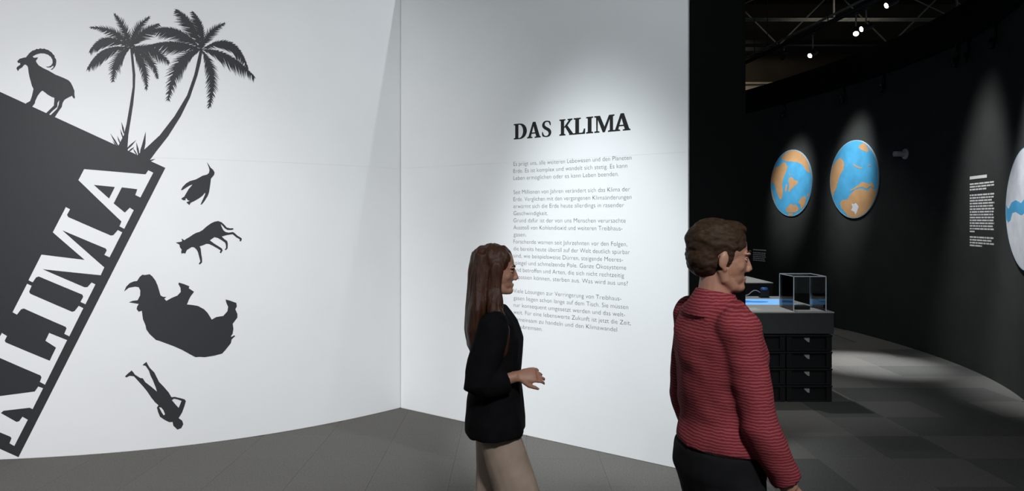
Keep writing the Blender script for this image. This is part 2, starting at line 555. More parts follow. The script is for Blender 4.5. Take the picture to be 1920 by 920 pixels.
ibex = z2p([(85, 225), (110, 200), (160, 185), (190, 180), (230, 130), (270, 98), (300, 90), (320, 76), (345, 80), (365, 69), (392, 77), (415, 72), (440, 85), (462, 88), (482, 104),
            (505, 118), (520, 140), (538, 155), (545, 185), (560, 205), (562, 235), (556, 275), (540, 305), (510, 332), (490, 333), (520, 312), (532, 290), (520, 285), (490, 305), (455, 305),
            (435, 295), (470, 295), (500, 280), (518, 250), (515, 210), (495, 175), (460, 148), (415, 133), (365, 131), (315, 145),
            (272, 168), (285, 185), (310, 185), (338, 180), (325, 205), (310, 222), (320, 245), (345, 278), (400, 312), (470, 345),
            (550, 392), (640, 428), (710, 460), (740, 490), (765, 540), (785, 590), (785, 640), (792, 670), (785, 692), (762, 668),
            (758, 652), (700, 680), (660, 705), (640, 740), (630, 790), (590, 845), (545, 915), (490, 895), (572, 815), (590, 770), (602, 705),
            (578, 740), (575, 790), (520, 835), (475, 882), (470, 890), (435, 870), (533, 775), (540, 680), (500, 665), (450, 635), (420, 610), (392, 590),
            (370, 605), (335, 650), (305, 710), (298, 745), (268, 785), (262, 800), (190, 760), (190, 745), (240, 720), (262, 660), (282, 570), (262, 530),
            (235, 430), (222, 370), (215, 310), (205, 285), (180, 268), (165, 275), (140, 305), (105, 325), (90, 350), (72, 318),
            (80, 300), (120, 270), (118, 250), (95, 250), (85, 240)], 20, 80, 6.571)
o = decal('ibex_silhouette', [wall1(ibex)], S1, 'vinyl', 0.0014)
tag(o, 'black ibex silhouette with a long curved horn standing on the tilted block', 'wall decal', GRP)
penguin = z2p([(565, 115), (590, 145), (625, 200), (665, 235), (688, 275), (680, 315), (655, 345), (630, 375), (625, 430), (612, 520), (600, 590),
               (580, 645), (530, 725), (485, 780), (468, 780), (490, 730), (520, 665), (545, 600), (530, 600), (500, 640), (440, 685), (370, 725),
               (315, 750), (292, 788), (255, 755), (250, 742), (300, 720), (270, 715), (245, 680), (230, 690), (235, 712), (195, 712), (165, 690),
               (185, 672), (215, 655), (245, 600), (280, 540), (345, 465), (300, 480), (235, 520), (180, 555), (162, 548), (190, 500), (240, 450),
               (300, 412), (390, 388), (440, 362), (500, 328), (570, 310), (600, 285), (608, 240), (600, 200)], 320, 290, 8.3625)
o = decal('penguin_silhouette', [wall1(penguin)], S1, 'vinyl', 0.0014)
tag(o, 'small black penguin silhouette falling with its flippers spread', 'wall decal', GRP)
wolf = z2p([(80, 455), (165, 443), (180, 430), (168, 395), (185, 400), (215, 420), (240, 400), (300, 365), (350, 330), (400, 303), (450, 288), (500, 260),
            (560, 205), (630, 155), (690, 128), (745, 118), (800, 138), (845, 180), (880, 220), (930, 232), (975, 230), (990, 245), (960, 258), (890, 258),
            (850, 235), (815, 195), (785, 165), (795, 200), (825, 260), (860, 290), (910, 300), (975, 290), (1000, 305), (1050, 350), (1110, 385),
            (1115, 410), (1095, 440), (1078, 430), (1085, 405), (1030, 375), (970, 325), (880, 338), (800, 360), (840, 400), (885, 430), (895, 470),
            (892, 545), (865, 575), (848, 565), (868, 540), (865, 490), (850, 455), (800, 420), (740, 385), (685, 370), (615, 420), (680, 470), (760, 520),
            (805, 550), (815, 580), (785, 625), (768, 610), (785, 580), (730, 545), (660, 505), (600, 478), (560, 475), (500, 500), (455, 515), (470, 550),
            (480, 640), (492, 710), (492, 765), (455, 800), (440, 790), (465, 750), (450, 690), (425, 600), (400, 560), (365, 530), (330, 525), (290, 550),
            (255, 570), (240, 600), (228, 628), (190, 620), (170, 632), (165, 600), (172, 565), (145, 530), (138, 490)], 320, 400, 8.3625)
o = decal('wolf_silhouette', [wall1(wolf)], S1, 'vinyl', 0.0014)
tag(o, 'black wolf silhouette tumbling head down with its tail raised', 'wall decal', GRP)
rhino = z2p([(65, 235), (85, 190), (120, 155), (160, 138), (190, 135), (215, 95), (240, 75), (265, 78), (310, 70), (335, 90), (365, 130), (385, 175), (400, 225),
             (415, 275), (440, 287), (470, 287), (450, 305), (470, 325), (520, 298), (575, 275), (608, 240), (605, 200), (585, 165), (590, 150), (640, 165),
             (690, 185), (685, 205), (735, 238), (700, 285), (680, 325), (668, 360), (720, 365), (775, 375), (830, 405), (865, 440), (905, 505), (950, 480),
             (1015, 470), (1055, 425), (1062, 385), (1045, 345), (1037, 312), (1075, 322), (1140, 345), (1145, 380), (1130, 405), (1150, 450), (1150, 485),
             (1105, 545), (1112, 590), (1105, 640), (1088, 665), (1095, 670), (1120, 655), (1130, 662), (1095, 695), (1088, 730), (1040, 790), (1005, 830),
             (930, 850), (840, 865), (790, 862), (750, 865), (700, 840), (620, 795), (540, 760), (460, 730), (400, 708), (370, 700), (310, 645), (278, 600),
             (270, 560), (245, 500), (235, 420), (205, 430), (185, 405), (190, 380), (205, 355), (110, 340), (150, 325), (195, 320), (218, 275), (220, 225),
             (205, 195), (170, 190), (110, 200)], 220, 500, 5.1125)
o = decal('rhinoceros_silhouette', [wall1(rhino)], S1, 'vinyl', 0.0014)
tag(o, 'large black rhinoceros silhouette falling on its back with legs up', 'wall decal', GRP)
human = z2p([(90, 245), (120, 215), (165, 178), (185, 200), (205, 228), (265, 265), (293, 268), (320, 310), (390, 365), (455, 420), (440, 370), (410, 295),
             (378, 230), (365, 185), (325, 125), (290, 118), (310, 98), (335, 80), (350, 110), (375, 150), (425, 200), (455, 260), (480, 310), (530, 360),
             (590, 430), (622, 485), (660, 482), (720, 495), (775, 510), (788, 530), (770, 590), (745, 660), (705, 725), (745, 755), (758, 795), (735, 840),
             (690, 858), (645, 815), (635, 770), (595, 772), (540, 745), (490, 710), (470, 660), (455, 605), (472, 578), (430, 540), (390, 490), (340, 415),
             (290, 355), (240, 300), (190, 245), (140, 240), (100, 260)], 220, 665, 6.133)
hh1 = z2p([(480, 600), (505, 605), (530, 635), (548, 680), (535, 695), (510, 660)], 220, 665, 6.133)
hh2 = z2p([(628, 520), (650, 503), (690, 510), (738, 528), (705, 608), (670, 570)], 220, 665, 6.133)
o = decal('human_silhouette', [wall1(human), wall1(hh1), wall1(hh2)], S1, 'vinyl', 0.0014)
tag(o, 'black human silhouette falling head first with hands on hips', 'wall decal', GRP)


def flat_tris(name, polys_px, m, off, parent):
    """Many small convex outlines (leaflets) of one printed piece."""
    v, f = [], []
    for pl in polys_px:
        b = len(v)
        v += [S1.at(*P1(*q), off + 0.000006 * (len(f) % 40)) for q in pl]
        f.append(tuple(range(b, b + len(pl))))
    me = raw(v, f, name)
    bm = bmesh.new()
    bm.from_mesh(me)
    bm.normal_update()
    for fc in bm.faces:
        if fc.normal.dot(Vector((0, 0, H)) - fc.calc_center_median()) < 0:
            fc.normal_flip()
    bm.to_mesh(me)
    bm.free()
    return link(name, me, m, parent)


def frond(parent, c, ctrl, tip, wl_, wr_, seed, off, lean=0.50, core=0.34):
    """c -> ctrl -> tip is the midrib; wl_/wr_ are leaflet lengths on either side, in photo pixels."""
    rnd = random.Random(seed)
    c, k, t = Vector(c), Vector(ctrl), Vector(tip)
    B = lambda u: c * (1 - u) ** 2 + k * 2 * u * (1 - u) + t * u * u
    D = lambda u: ((k - c) * 2 * (1 - u) + (t - k) * 2 * u).normalized()
    length = sum((B((i + 1) / 20) - B(i / 20)).length for i in range(20))
    polys = []
    n = max(9, int(length / 3.9))
    prof = lambda u: min(1.0, 0.12 + u / 0.30) * (1.0 if u < 0.55 else 1.0 - 0.72 * (u - 0.55) / 0.45)
    N = 16
    for side, w in ((1, wl_), (-1, wr_)):
        for i in range(N):                                      # filled core along the midrib
            u0, u1 = i / N, (i + 1) / N
            d0, d1 = D(u0), D(u1)
            n0, n1 = Vector((-d0.y, d0.x)) * side, Vector((-d1.y, d1.x)) * side
            q0 = max(0.5, core * w * prof(u0)) * (1 if i else 0.3)
            q1 = max(0.5, core * w * prof(u1)) * (1 if i < N - 1 else 0.1)
            polys.append([B(u0), B(u1), B(u1) + n1 * q1, B(u0) + n0 * q0])
        polys.append([B(0.96), B(1) + D(1) * 5, B(0.96) + Vector((-D(0.96).y, D(0.96).x)) * side * 1.6])
        for i in range(n):
            u = 0.06 + 0.92 * i / (n - 1) + rnd.uniform(-0.012, 0.012)
            u = min(max(u, 0), 1)
            d = D(u)
            nn = Vector((-d.y, d.x)) * side
            ln = 1.55 * w * prof(u) * rnd.uniform(0.80, 1.12)
            if ln < 1.5:
                continue
            dr = (nn * (1 - lean) + d * lean + Vector((0, 0.10))).normalized()
            b = B(u)
            wd = 1.9 + 0.055 * w
            polys.append([b - d * wd, b + d * wd, b + dr * ln * 0.60 + d * wd * 0.55, b + dr * ln * 1.10 + d * 0.8, b + dr * ln * 0.60 - d * wd * 0.45])
    return flat_tris('frond', [[tuple(q) for q in pl] for pl in polys], 'vinyl', off, parent)


def blade(parent, base, tip, w, off=0.0016):
    b, t = Vector(base), Vector(tip)
    d = (t - b).normalized()
    nn = Vector((-d.y, d.x)) * w / 2
    mdl = b.lerp(t, 0.45)
    flat_tris('grass_blade', [[tuple(b - nn * 0.7), tuple(mdl - nn), tuple(t), tuple(mdl + nn), tuple(b + nn * 0.7)]], 'vinyl', off, parent)


za = lambda x, y: (150 + x / 5.111, 10 + y / 5.111)
zb = lambda x, y: (290 + x / 4.6, 10 + y / 4.6)
zc = lambda x, y: (190 + x / 5.11, 140 + y / 5.11)
bp = S1.at(*P1(235, 276), 0.0)
pa = empty('palm_silhouette', bp)
tag(pa, 'black palm tree silhouette with a nearly straight slim trunk on the block', 'wall decal', GRP)


def reparent_world(root):
    for ch in root.children:
        ch.matrix_parent_inverse = Matrix.Translation(-Vector(root.location))


trunk1 = [(244, 90), (246, 110), (248.7, 140), (248.7, 163), (243, 199), (237, 234), (232, 253.5), (222, 273), (220, 279), (240, 287), (239, 275), (240.5, 253.5),
          (244.8, 226), (249.7, 195), (253, 163), (253.6, 140), (250.5, 110), (248, 90)]
decal('trunk', [wall1(trunk1)], S1, 'vinyl', 0.0014, pa)
C1 = za(482, 408)
for i, (k, t, a, b) in enumerate([
        ((445, 235), (335, 92), 8.5, 7.5), ((505, 230), (658, 118), 8, 8.5), ((370, 215), (108, 212), 7.5, 9),
        ((230, 215), (95, 440), 4.5, 17), ((190, 355), (72, 608), 2.5, 19), ((330, 470), (316, 718), 12, 13),
        ((640, 520), (636, 800), 10, 11), ((700, 470), (742, 690), 8, 10), ((570, 240), (745, 182), 6, 16), ((700, 370), (850, 545), 8, 15)]):
    # side +1 is the right-hand side of the travel direction in picture space
    fr_ = frond(pa, C1, za(*k), za(*t), b if k[0] >= 480 else a, a if k[0] >= 480 else b, 100 + i, 0.0015 + 0.00004 * i)
for b, t, w in (((163, 690), (85, 560), 3.2), ((150, 690), (105, 628), 2), ((180, 660), (152, 583), 2.2), ((205, 600), (182, 520), 2.2), ((218, 560), (193, 452), 3.2),
                ((245, 712), (335, 625), 3.2), ((262, 735), (318, 690), 2.6)):
    blade(pa, zc(*b), zc(*t), w)
reparent_world(pa)

bp = S1.at(*P1(272, 297), 0.0)
pb = empty('palm_silhouette', bp)
tag(pb, 'black palm tree silhouette with a strongly leaning curved trunk on the block corner', 'wall decal', GRP)
trunk2 = [(375, 92), (369, 118), (364.2, 140), (350.5, 179), (327, 218), (299.6, 253.5), (272, 279), (258, 290), (262, 300), (278, 304), (291.8, 285), (315, 255.5), (338.7, 218),
          (356, 183), (370, 142), (376, 118), (380, 92)]
decal('trunk', [wall1(trunk2)], S1, 'vinyl', 0.0014, pb)
C2 = zb(402, 382)
for i, (k, t, a, b) in enumerate([
        ((345, 130), (188, 40), 5, 17), ((450, 190), (332, 60), 4, 15), ((455, 220), (595, 160), 8, 9), ((210, 140), (-30, 215), 4, 19),
        ((170, 275), (-60, 350), 3, 20), ((180, 420), (118, 812), 15, 15), ((545, 560), (470, 875), 12, 13), ((640, 375), (860, 618), 4, 21), ((700, 190), (803, 545), 4, 18)]):
    sw = k[0] >= 402
    frond(pb, C2, zb(*k), zb(*t), b if sw and i not in (0, 1) else a, a if sw and i not in (0, 1) else b, 200 + i, 0.0015 + 0.00004 * i)
for b, t, w in (((358, 765), (335, 645), 3.6), ((340, 765), (300, 700), 2.4), ((395, 745), (425, 545), 5.5), ((372, 770), (395, 655), 3), ((452, 828), (518, 806), 2.6)):
    blade(pb, zc(*b), zc(*t), w)
reparent_world(pb)

# ================================================================ PRINTED TEXT on the straight white wall
P2 = S2.from_photo
BASE0 = P2(963, 261.5)[1]
CAP = P2(963, 232.6)[1] - BASE0
arc = lambda cx, cy, rx, ry, a, b, n=14: [(cx + rx * math.cos(R(a + (b - a) * i / n)), cy + ry * math.sin(R(a + (b - a) * i / n))) for i in range(n + 1)]
SR = 0.075                                                     # serif height
G = {}
G['D'] = [[(0, 0), (0.5, 0)] + arc(0.48, 0.5, 0.52, 0.5, -90, 90) + [(0, 1), (0, 0.93), (0.11, 0.90), (0.11, 0.10), (0, 0.07)],
          [(0.36, 0.075)] + arc(0.42, 0.5, 0.29, 0.425, -90, 90) + [(0.36, 0.925)]]
G['A'] = [[(0, 0), (0.40, 0), (0.40, 0.065), (0.29, 0.10), (0.335, 0.27), (0.61, 0.27), (0.665, 0.09), (0.55, 0.065), (0.55, 0), (1.0, 0), (1.0, 0.065), (0.93, 0.10), (0.62, 1.02), (0.42, 1.02),
           (0.10, 0.10), (0, 0.065)], [(0.36, 0.35), (0.585, 0.35), (0.475, 0.74)]]
G['I'] = [[(0, 0), (1, 0), (1, 0.07), (0.77, 0.10), (0.77, 0.90), (1, 0.93), (1, 1), (0, 1), (0, 0.93), (0.23, 0.90), (0.23, 0.10), (0, 0.07)]]
G['L'] = [[(0, 0), (0.98, 0), (1.0, 0.32), (0.88, 0.32), (0.80, 0.12), (0.72, 0.085), (0.47, 0.085), (0.47, 0.90), (0.62, 0.93), (0.62, 1), (0, 1), (0, 0.93), (0.14, 0.90), (0.14, 0.10), (0, 0.07)]]
G['K'] = [[(0, 0), (0.42, 0), (0.42, 0.07), (0.33, 0.10), (0.33, 0.45), (0.40, 0.50), (0.68, 0.07), (0.66, 0), (1.0, 0), (1.0, 0.07), (0.93, 0.10), (0.56, 0.60), (0.80, 0.89), (0.90, 0.93), (0.90, 1),
           (0.56, 1), (0.56, 0.93), (0.64, 0.90), (0.33, 0.53), (0.33, 0.90), (0.42, 0.93), (0.42, 1), (0, 1), (0, 0.93), (0.10, 0.90), (0.10, 0.10), (0, 0.07)]]
G['M'] = [[(0, 0), (0.26, 0), (0.26, 0.07), (0.17, 0.10), (0.18, 0.76), (0.42, 0), (0.53, 0), (0.77, 0.76), (0.77, 0.10), (0.68, 0.07), (0.68, 0), (1, 0), (1, 0.07), (0.93, 0.10), (0.93, 0.90), (1, 0.93), (1, 1),
           (0.73, 1), (0.51, 0.34), (0.29, 1), (0, 1), (0, 0.93), (0.09, 0.90), (0.10, 0.10), (0, 0.07)]]
so = [(0.93, 0.70), (0.83, 0.70), (0.77, 0.86), (0.66, 0.935), (0.50, 0.945), (0.36, 0.90), (0.31, 0.80), (0.36, 0.70), (0.52, 0.62), (0.74, 0.54), (0.91, 0.44), (0.99, 0.28), (0.93, 0.12), (0.78, 0.02),
      (0.56, -0.015), (0.32, 0.0), (0.06, 0.06), (0.04, 0.33), (0.14, 0.33), (0.22, 0.15), (0.36, 0.065), (0.53, 0.06), (0.67, 0.11), (0.72, 0.22), (0.66, 0.32), (0.50, 0.41), (0.29, 0.49), (0.12, 0.60), (0.05, 0.74),
      (0.11, 0.89), (0.27, 0.99), (0.48, 1.02), (0.70, 1.0), (0.90, 0.95)]
for _ in range(2):                                              # round the S
    so = [q for (xa, ya), (xb, yb) in zip(so, so[1:] + so[:1]) for q in ((xa * .75 + xb * .25, ya * .75 + yb * .25), (xa * .25 + xb * .75, ya * .25 + yb * .75))]
G['S'] = [so]
txt = empty('wall_text', S2.at(P2(1070, 420)[0], P2(1070, 420)[1], 0))
tag(txt, 'printed German introduction text headed DAS KLIMA on the straight white wall', 'wall text')
for ch, xa, xb in (('D', 105, 298), ('A', 300, 502), ('S', 512, 660), ('K', 775, 990), ('L', 985, 1155), ('I', 1168, 1272), ('M', 1288, 1585), ('A', 1570, 1820)):
    sa = P2(950 + xa / 7.837, 250)[0]
    sb = P2(950 + xb / 7.837, 250)[0]
    decal('title_letter', [[(sa + (sb - sa) * u, BASE0 + CAP * v) for u, v in pl] for pl in G[ch]], S2, 'ink', 0.0008, txt, s_cut=0)
LINES = [(0, 1184, 'Es prägt uns, alle weiteren Lebewesen und den Planeten'), (1, 1176, 'Erde. Es ist komplex und wandelt sich stetig. Es kann'),
         (2, 1160, 'Leben ermöglichen oder es kann Leben beenden.'), (4, 1181, 'Seit Millionen von Jahren verändert sich das Klima der'),
         (5, 1184, 'Erde. Verglichen mit den vergangenen Klimaänderungen'), (6, 1170, 'erwärmt sich die Erde heute allerdings in rasender'),
         (7, 1027, 'Geschwindigkeit.'), (8, 1173, 'Grund dafür ist der von uns Menschen verursachte'), (9, 1167, 'Ausstoß von Kohlendioxid und weiteren Treibhaus-'),
         (10, 987, 'gasen.'), (11, 1176, 'Forschende warnen seit Jahrzehnten vor den Folgen,'), (12, 1181, 'die bereits heute überall auf der Welt deutlich spürbar'),
         (13, 1168, 'sind, wie beispielsweise Dürren, steigende Meeres-'), (14, 1174, 'spiegel und schmelzende Pole. Ganze Ökosysteme'),
         (15, 1170, 'sind betroffen und Arten, die sich nicht rechtzeitig'), (16, 1177, 'anpassen können, sterben aus. Was wird aus uns?'),
         (18, 1165, 'Viele Lösungen zur Verringerung von Treibhaus-'), (19, 1178, 'gasen liegen schon lange auf dem Tisch. Sie müssen'),
         (20, 1172, 'nur konsequent umgesetzt werden und das welt-'), (21, 1183, 'weit. Für eine lebenswerte Zukunft ist jetzt die Zeit,'),
         (22, 1157, 'gemeinsam zu handeln und den Klimawandel'), (23, 1017, 'abzubremsen.')]
S0 = P2(963, 400)[0]
for k, xr, line in LINES:
    cu = bpy.data.curves.new('text_line', 'FONT')
    cu.body, cu.size, cu.offset = line, 1.0, -0.018
    cu.resolution_u = 3
    to = bpy.data.objects.new('text_line', cu)
    me = bpy.data.meshes.new_from_object(to)
    bpy.data.objects.remove(to)
    x0, x1 = min(v.co.x for v in me.vertices), max(v.co.x for v in me.vertices)
    wz = P2(963, 311 + 13.18 * k)[1]
    wid = P2(xr, 400)[0] - S0
    for v in me.vertices:
        v.co = S2.at(S0 + (v.co.x - x0) / (x1 - x0) * wid, wz + v.co.y * 0.0465, 0.0008)
    link('text_line', me, 'ink_grey', txt)['kind'] = 'stuff'
reparent_world(txt)

# ================================================================ DARK ROOM: globes, text panels, sensor
P3 = S3.from_photo


def globe(name, cpx, cpy, rad, base_m, patches, label, n_center, rx, ry):
    s0, z0 = P3(cpx, cpy)
    root = empty(name, S3.at(s0, z0 - rad, 0))
    tag(root, label, 'globe picture', 'round globe pictures on the curved black wall')
    ring = lambda r_: [(s0 + r_ * math.cos(2 * math.pi * k / 72), z0 + r_ * math.sin(2 * math.pi * k / 72)) for k in range(72)]
    # disc body with depth: side wall and face follow the wall's curve
    v, f = [], []
    for q in ring(rad):
        v.append(S3.at(*q, 0.0))
        v.append(S3.at(*q, 0.018))
    for k in range(72):
        a, b = 2 * k, 2 * ((k + 1) % 72)
        f.append((a, b, b + 1, a + 1))
    link('rim', raw(v, f, 'rim'), 'globe_rim', root)
    decal('edge_ring', [ring(rad), ring(rad * 0.985)], S3, 'globe_rim', 0.018, root)
    decal('sea' if base_m == 'globe_blue' else 'ice', [ring(rad * 0.985)], S3, base_m, 0.018, root)
    for i, (nm, mk, pts) in enumerate(patches):
        pl = []
        for x, y in pts:
            u, w = (x - n_center[0]) / rx, -(y - n_center[1]) / ry
            l_ = math.hypot(u, w)
            if l_ > 0.985:
                u, w = u / l_ * 0.985, w / l_ * 0.985
            pl.append((s0 + u * rad, z0 + w * rad))
        decal(nm, [pl], S3, mk, 0.0186 + 0.0002 * i, root)
    reparent_world(root)
    return root


g1 = [('land', 'globe_tan', [(400, 225), (375, 190), (400, 165), (430, 142), (465, 128), (500, 122), (535, 128), (570, 143), (600, 165), (630, 195), (652, 230), (670, 262), (690, 305), (685, 330), (700, 390), (680, 385), (640, 340), (620, 300), (560, 262), (480, 245), (430, 235)]),
      ('land', 'globe_tan', [(400, 240), (425, 255), (450, 300), (430, 350), (400, 420), (385, 480), (395, 560), (385, 630), (370, 650), (350, 635), (325, 570), (305, 500), (290, 460), (256, 462), (256, 430), (265, 380), (280, 330), (300, 290), (350, 280), (380, 260)]),
      ('land', 'globe_tan', [(490, 410), (510, 425), (525, 450), (565, 460), (560, 490), (520, 520), (490, 545), (465, 575), (458, 560), (470, 500), (455, 450), (465, 425)]),
      ('land', 'globe_tan', [(435, 480), (445, 490), (440, 560), (425, 575), (418, 550), (425, 510)]),
      ('land', 'globe_tan', [(430, 760), (460, 720), (485, 700), (510, 715), (540, 710), (575, 750), (570, 775), (530, 795), (460, 795), (430, 780)]),
      ('land', 'globe_tan', [(570, 690), (600, 640), (640, 625), (655, 650), (650, 700), (620, 750), (600, 760), (595, 715)]),
      ('land', 'globe_tan', [(256, 515), (270, 550), (285, 620), (315, 690), (290, 665), (265, 590)]),
      ('land', 'globe_tan', [(450, 805), (520, 805), (500, 828), (470, 828)]),
      ('land', 'globe_tan', [(458, 370), (468, 370), (488, 392), (480, 396)]),
      ('land', 'globe_tan', [(672, 605), (685, 590), (690, 610), (678, 640), (670, 635)])]
globe('globe_picture', 1484.5, 343, 0.575, 'globe_blue', g1, 'blue and tan globe disc with a long tapering continent and small central island', (485, 477), 233, 357)
g2 = [('land', 'globe_tan', [(175, 265), (215, 238), (240, 265), (252, 310), (245, 360), (215, 410), (195, 470), (180, 540), (160, 575), (150, 625), (128, 560), (116, 460), (125, 370), (145, 310)]),
      ('land', 'globe_tan', [(395, 140), (430, 125), (455, 160), (475, 215), (455, 220), (410, 190), (383, 165)]),
      ('land', 'globe_tan', [(385, 90), (430, 108), (480, 165), (520, 250), (500, 230), (465, 168), (425, 122)]),
      ('land', 'globe_tan', [(215, 690), (235, 660), (280, 660), (310, 610), (350, 570), (400, 560), (440, 575), (465, 590), (490, 555), (520, 580), (552, 580), (535, 660), (510, 730), (470, 790), (420, 832), (350, 848), (290, 832), (265, 790), (225, 740)]),
      ('land', 'globe_tan', [(300, 575), (350, 545), (385, 520), (415, 498), (455, 510), (480, 525), (500, 505), (530, 560), (510, 562), (485, 540), (462, 570), (420, 545), (370, 552), (320, 576)]),
      ('ice_cap', 'globe_white', [(320, 700), (345, 705), (360, 695), (385, 730), (370, 780), (355, 808), (345, 780), (315, 765), (330, 735)]),
      ('land', 'globe_tan', [(335, 310), (375, 345), (420, 365), (410, 370), (365, 355), (340, 330)]),
      ('land', 'globe_tan', [(470, 345), (495, 340), (490, 358), (475, 355)])]
globe('globe_picture', 1602.5, 336, 0.585, 'globe_blue', g2, 'blue and tan globe disc with a white ice patch on its large lower continent', (338, 465), 220, 378)
sL = P3(1889.5, 391)[0]
cx3 = sL + 0.57
# picture position of the third disc's centre, found from its left edge
pc = S3.at(cx3, 1.79)
g3 = [('sea', 'globe_blue', [(-0.99, 0.10), (-0.90, 0.03), (-0.84, 0.02), (-0.72, 0.12), (-0.5, 0.16), (-0.2, 0.10), (0.1, 0.2), (0.5, 0.12), (0.99, 0.18), (0.99, -0.05), (0.6, -0.12), (0.2, -0.02), (-0.2, -0.10), (-0.5, -0.04), (-0.68, -0.06), (-0.76, -0.18), (-0.88, -0.22), (-0.985, -0.16)])]
globe('globe_picture', CX + F * pc.x / pc.y, 391 if False else CY - (1.79 - H) * F / pc.y, 0.57, 'globe_white', g3, 'icy white globe disc crossed by one blue sea channel', (0, 0), 1, -1)


def greek(root, x0, x1, ytop, ybot, rows, seed, m, hfrac=0.55):
    """Rows of small word strokes: print that is too small to read."""
    rnd = random.Random(seed)
    sa, sb = P3(x0, 400)[0], P3(x1, 400)[0]
    za_, zb_ = P3(x0, ytop)[1], P3(x0, ybot)[1]
    dz = (za_ - zb_) / rows[-1][0] if rows[-1][0] else (za_ - zb_)
    for k, fill in rows:
        z1 = za_ - k * dz
        h = dz * hfrac
        s = sa
        end = sa + (sb - sa) * fill
        v, f = [], []
        while s < end - 0.01:
            w = min(rnd.uniform(0.03, 0.13) * (sb - sa) / 0.6, end - s)
            b = len(v)
            v += [S3.at(s, z1, 0.001), S3.at(s + w, z1, 0.001), S3.at(s + w, z1 - h, 0.001), S3.at(s, z1 - h, 0.001)]
            f.append((b, b + 3, b + 2, b + 1))
            s += w + 0.012 * (sb - sa) / 0.6
        link('text_line', raw(v, f, 'text_line'), m, root)['kind'] = 'stuff'


s0, z0 = P3(1841, 398)
tp = empty('wall_text', S3.at(s0, z0, 0))
tag(tp, 'tall column of small white print on the black wall beside the icy globe', 'wall text', 'white text columns on the black wall')
sa, sb = P3(1818.5, 400)[0], P3(1850.5, 400)[0]
zt = P3(1818, 331)[1]
v = [S3.at(sa, zt, 0.001), S3.at(sb, zt, 0.001), S3.at(sb, zt - 0.034, 0.001), S3.at(sa, zt - 0.034, 0.001)]
link('heading', raw(v, [(0, 3, 2, 1)], 'heading'), 'print_white', tp)
rows = [(0, 0.97), (1, 0.98), (2, 0.66)] + [(k, q) for k, q in zip(range(4, 17), (0.98, 0.96, 0.92, 0.99, 0.93, 0.98, 0.96, 0.94, 0.97, 0.95, 0.98, 0.96, 0.99))] + [(17, 0.22)] + [(19, 0.95), (20, 0.88), (21, 0.97), (22, 0.48)]
greek(tp, 1818.5, 1865, 344, 458, rows, 5, 'print_white')
reparent_world(tp)
s0, z0 = P3(1424, 476)
tq = empty('wall_text', S3.at(s0, z0, 0))
tag(tq, 'small block of white print low on the black wall under the tan topped globe', 'wall text', 'white text columns on the black wall')
sa, sb = P3(1412, 400)[0], P3(1436.5, 400)[0]
zt = P3(1412, 466.5)[1]
v = [S3.at(sa, zt, 0.001), S3.at(sb, zt, 0.001), S3.at(sb, zt - 0.022, 0.001), S3.at(sa, zt - 0.022, 0.001)]
link('heading', raw(v, [(0, 3, 2, 1)], 'heading'), 'print_white', tq)
greek(tq, 1412, 1436.5, 472, 486, [(0, 0.97), (1, 0.95), (2, 0.98), (3, 0.9), (4, 0.98)], 9, 'print_white')
reparent_world(tq)

s0, z0 = P3(1698, 288.5)
n3 = S3.nor(s0)
q0 = S3.at(s0, z0, 0)
sn = empty('wall_sensor', q0)
tag(sn, 'small pale grey sensor on a round plate sticking out of the black wall', 'sensor')
tube('plate', [q0, q0 + n3 * 0.012, q0 + n3 * 0.02], [0.072, 0.072, 0.062], 'pale_grey', sn, 20)
tube('sensor_head', [q0 + n3 * 0.02, q0 + n3 * 0.03, q0 + n3 * 0.155, q0 + n3 * 0.16], [0.026, 0.036, 0.036, 0.03], 'pale_grey', sn, 16)
reparent_world(sn)

# ================================================================ DARK ROOM: exhibit tables
TX1, TY0, TH = 2.985, 6.43, 0.838


def crate_mesh():
    """Open black crate front: posts, rails and a recessed panel with a handle slot."""
    w, d, h = 0.42, 0.60, 0.155
    bm = bmesh.new()
    box_bm(bm, (0.0, 0.03, 0.0), (w, d, h - 0.006), 0.004)               # core, recessed behind the rails
    for x in (0.0, w - 0.05):
        box_bm(bm, (x, 0.0, 0.0), (x + 0.05, 0.05, h - 0.004), 0.004)
    box_bm(bm, (-0.004, -0.006, h - 0.020), (w + 0.004, d, h - 0.003), 0.004)
    box_bm(bm, (0.0, 0.004, 0.0), (w, 0.04, 0.014), 0.003)
    return mesh_from(bm, 'body')


cm = crate_mesh()
cm.materials.append(M['black_plastic'])
bm = bmesh.new()
prof = [(-0.026, 0.021), (0.026, 0.021), (0.026, -0.021), (0.010, -0.019), (-0.018, 0.006)]
fr_v = [bm.verts.new((x, -0.003, z)) for x, z in prof]
bk_v = [bm.verts.new((x, 0.006, z)) for x, z in prof]
bm.faces.new(fr_v)
bm.faces.new(bk_v[::-1])
for q in range(5):
    bm.faces.new([fr_v[q], bk_v[q], bk_v[(q + 1) % 5], fr_v[(q + 1) % 5]])
lit_slot = mesh_from(bm, 'lit_handle')  # solid pale shape drawn as the light in the handle opening
lit_slot.materials.append(M['slot'])
LV = ['bottom crate', 'second crate from the floor', 'third crate from the floor', 'topmost crate']
for c in range(3):
    for lv in range(4):
        x = TX1 - 0.012 - 0.42 - c * 0.432
        if c == 2 and lv != 3:
            pass
        root = empty('storage_crate', (x, TY0 + 0.012, lv * 0.157))
        side = ('at the free end', 'in the middle stack', 'in the inner stack')[c]
        tag(root, 'black storage crate under the exhibit table, %s %s' % (LV[lv], side), 'crate', 'black crates stacked under the exhibit table')
        link('body', cm, None, root)
        link('lit_handle', lit_slot, None, root, (0.195, 0.026, 0.100))

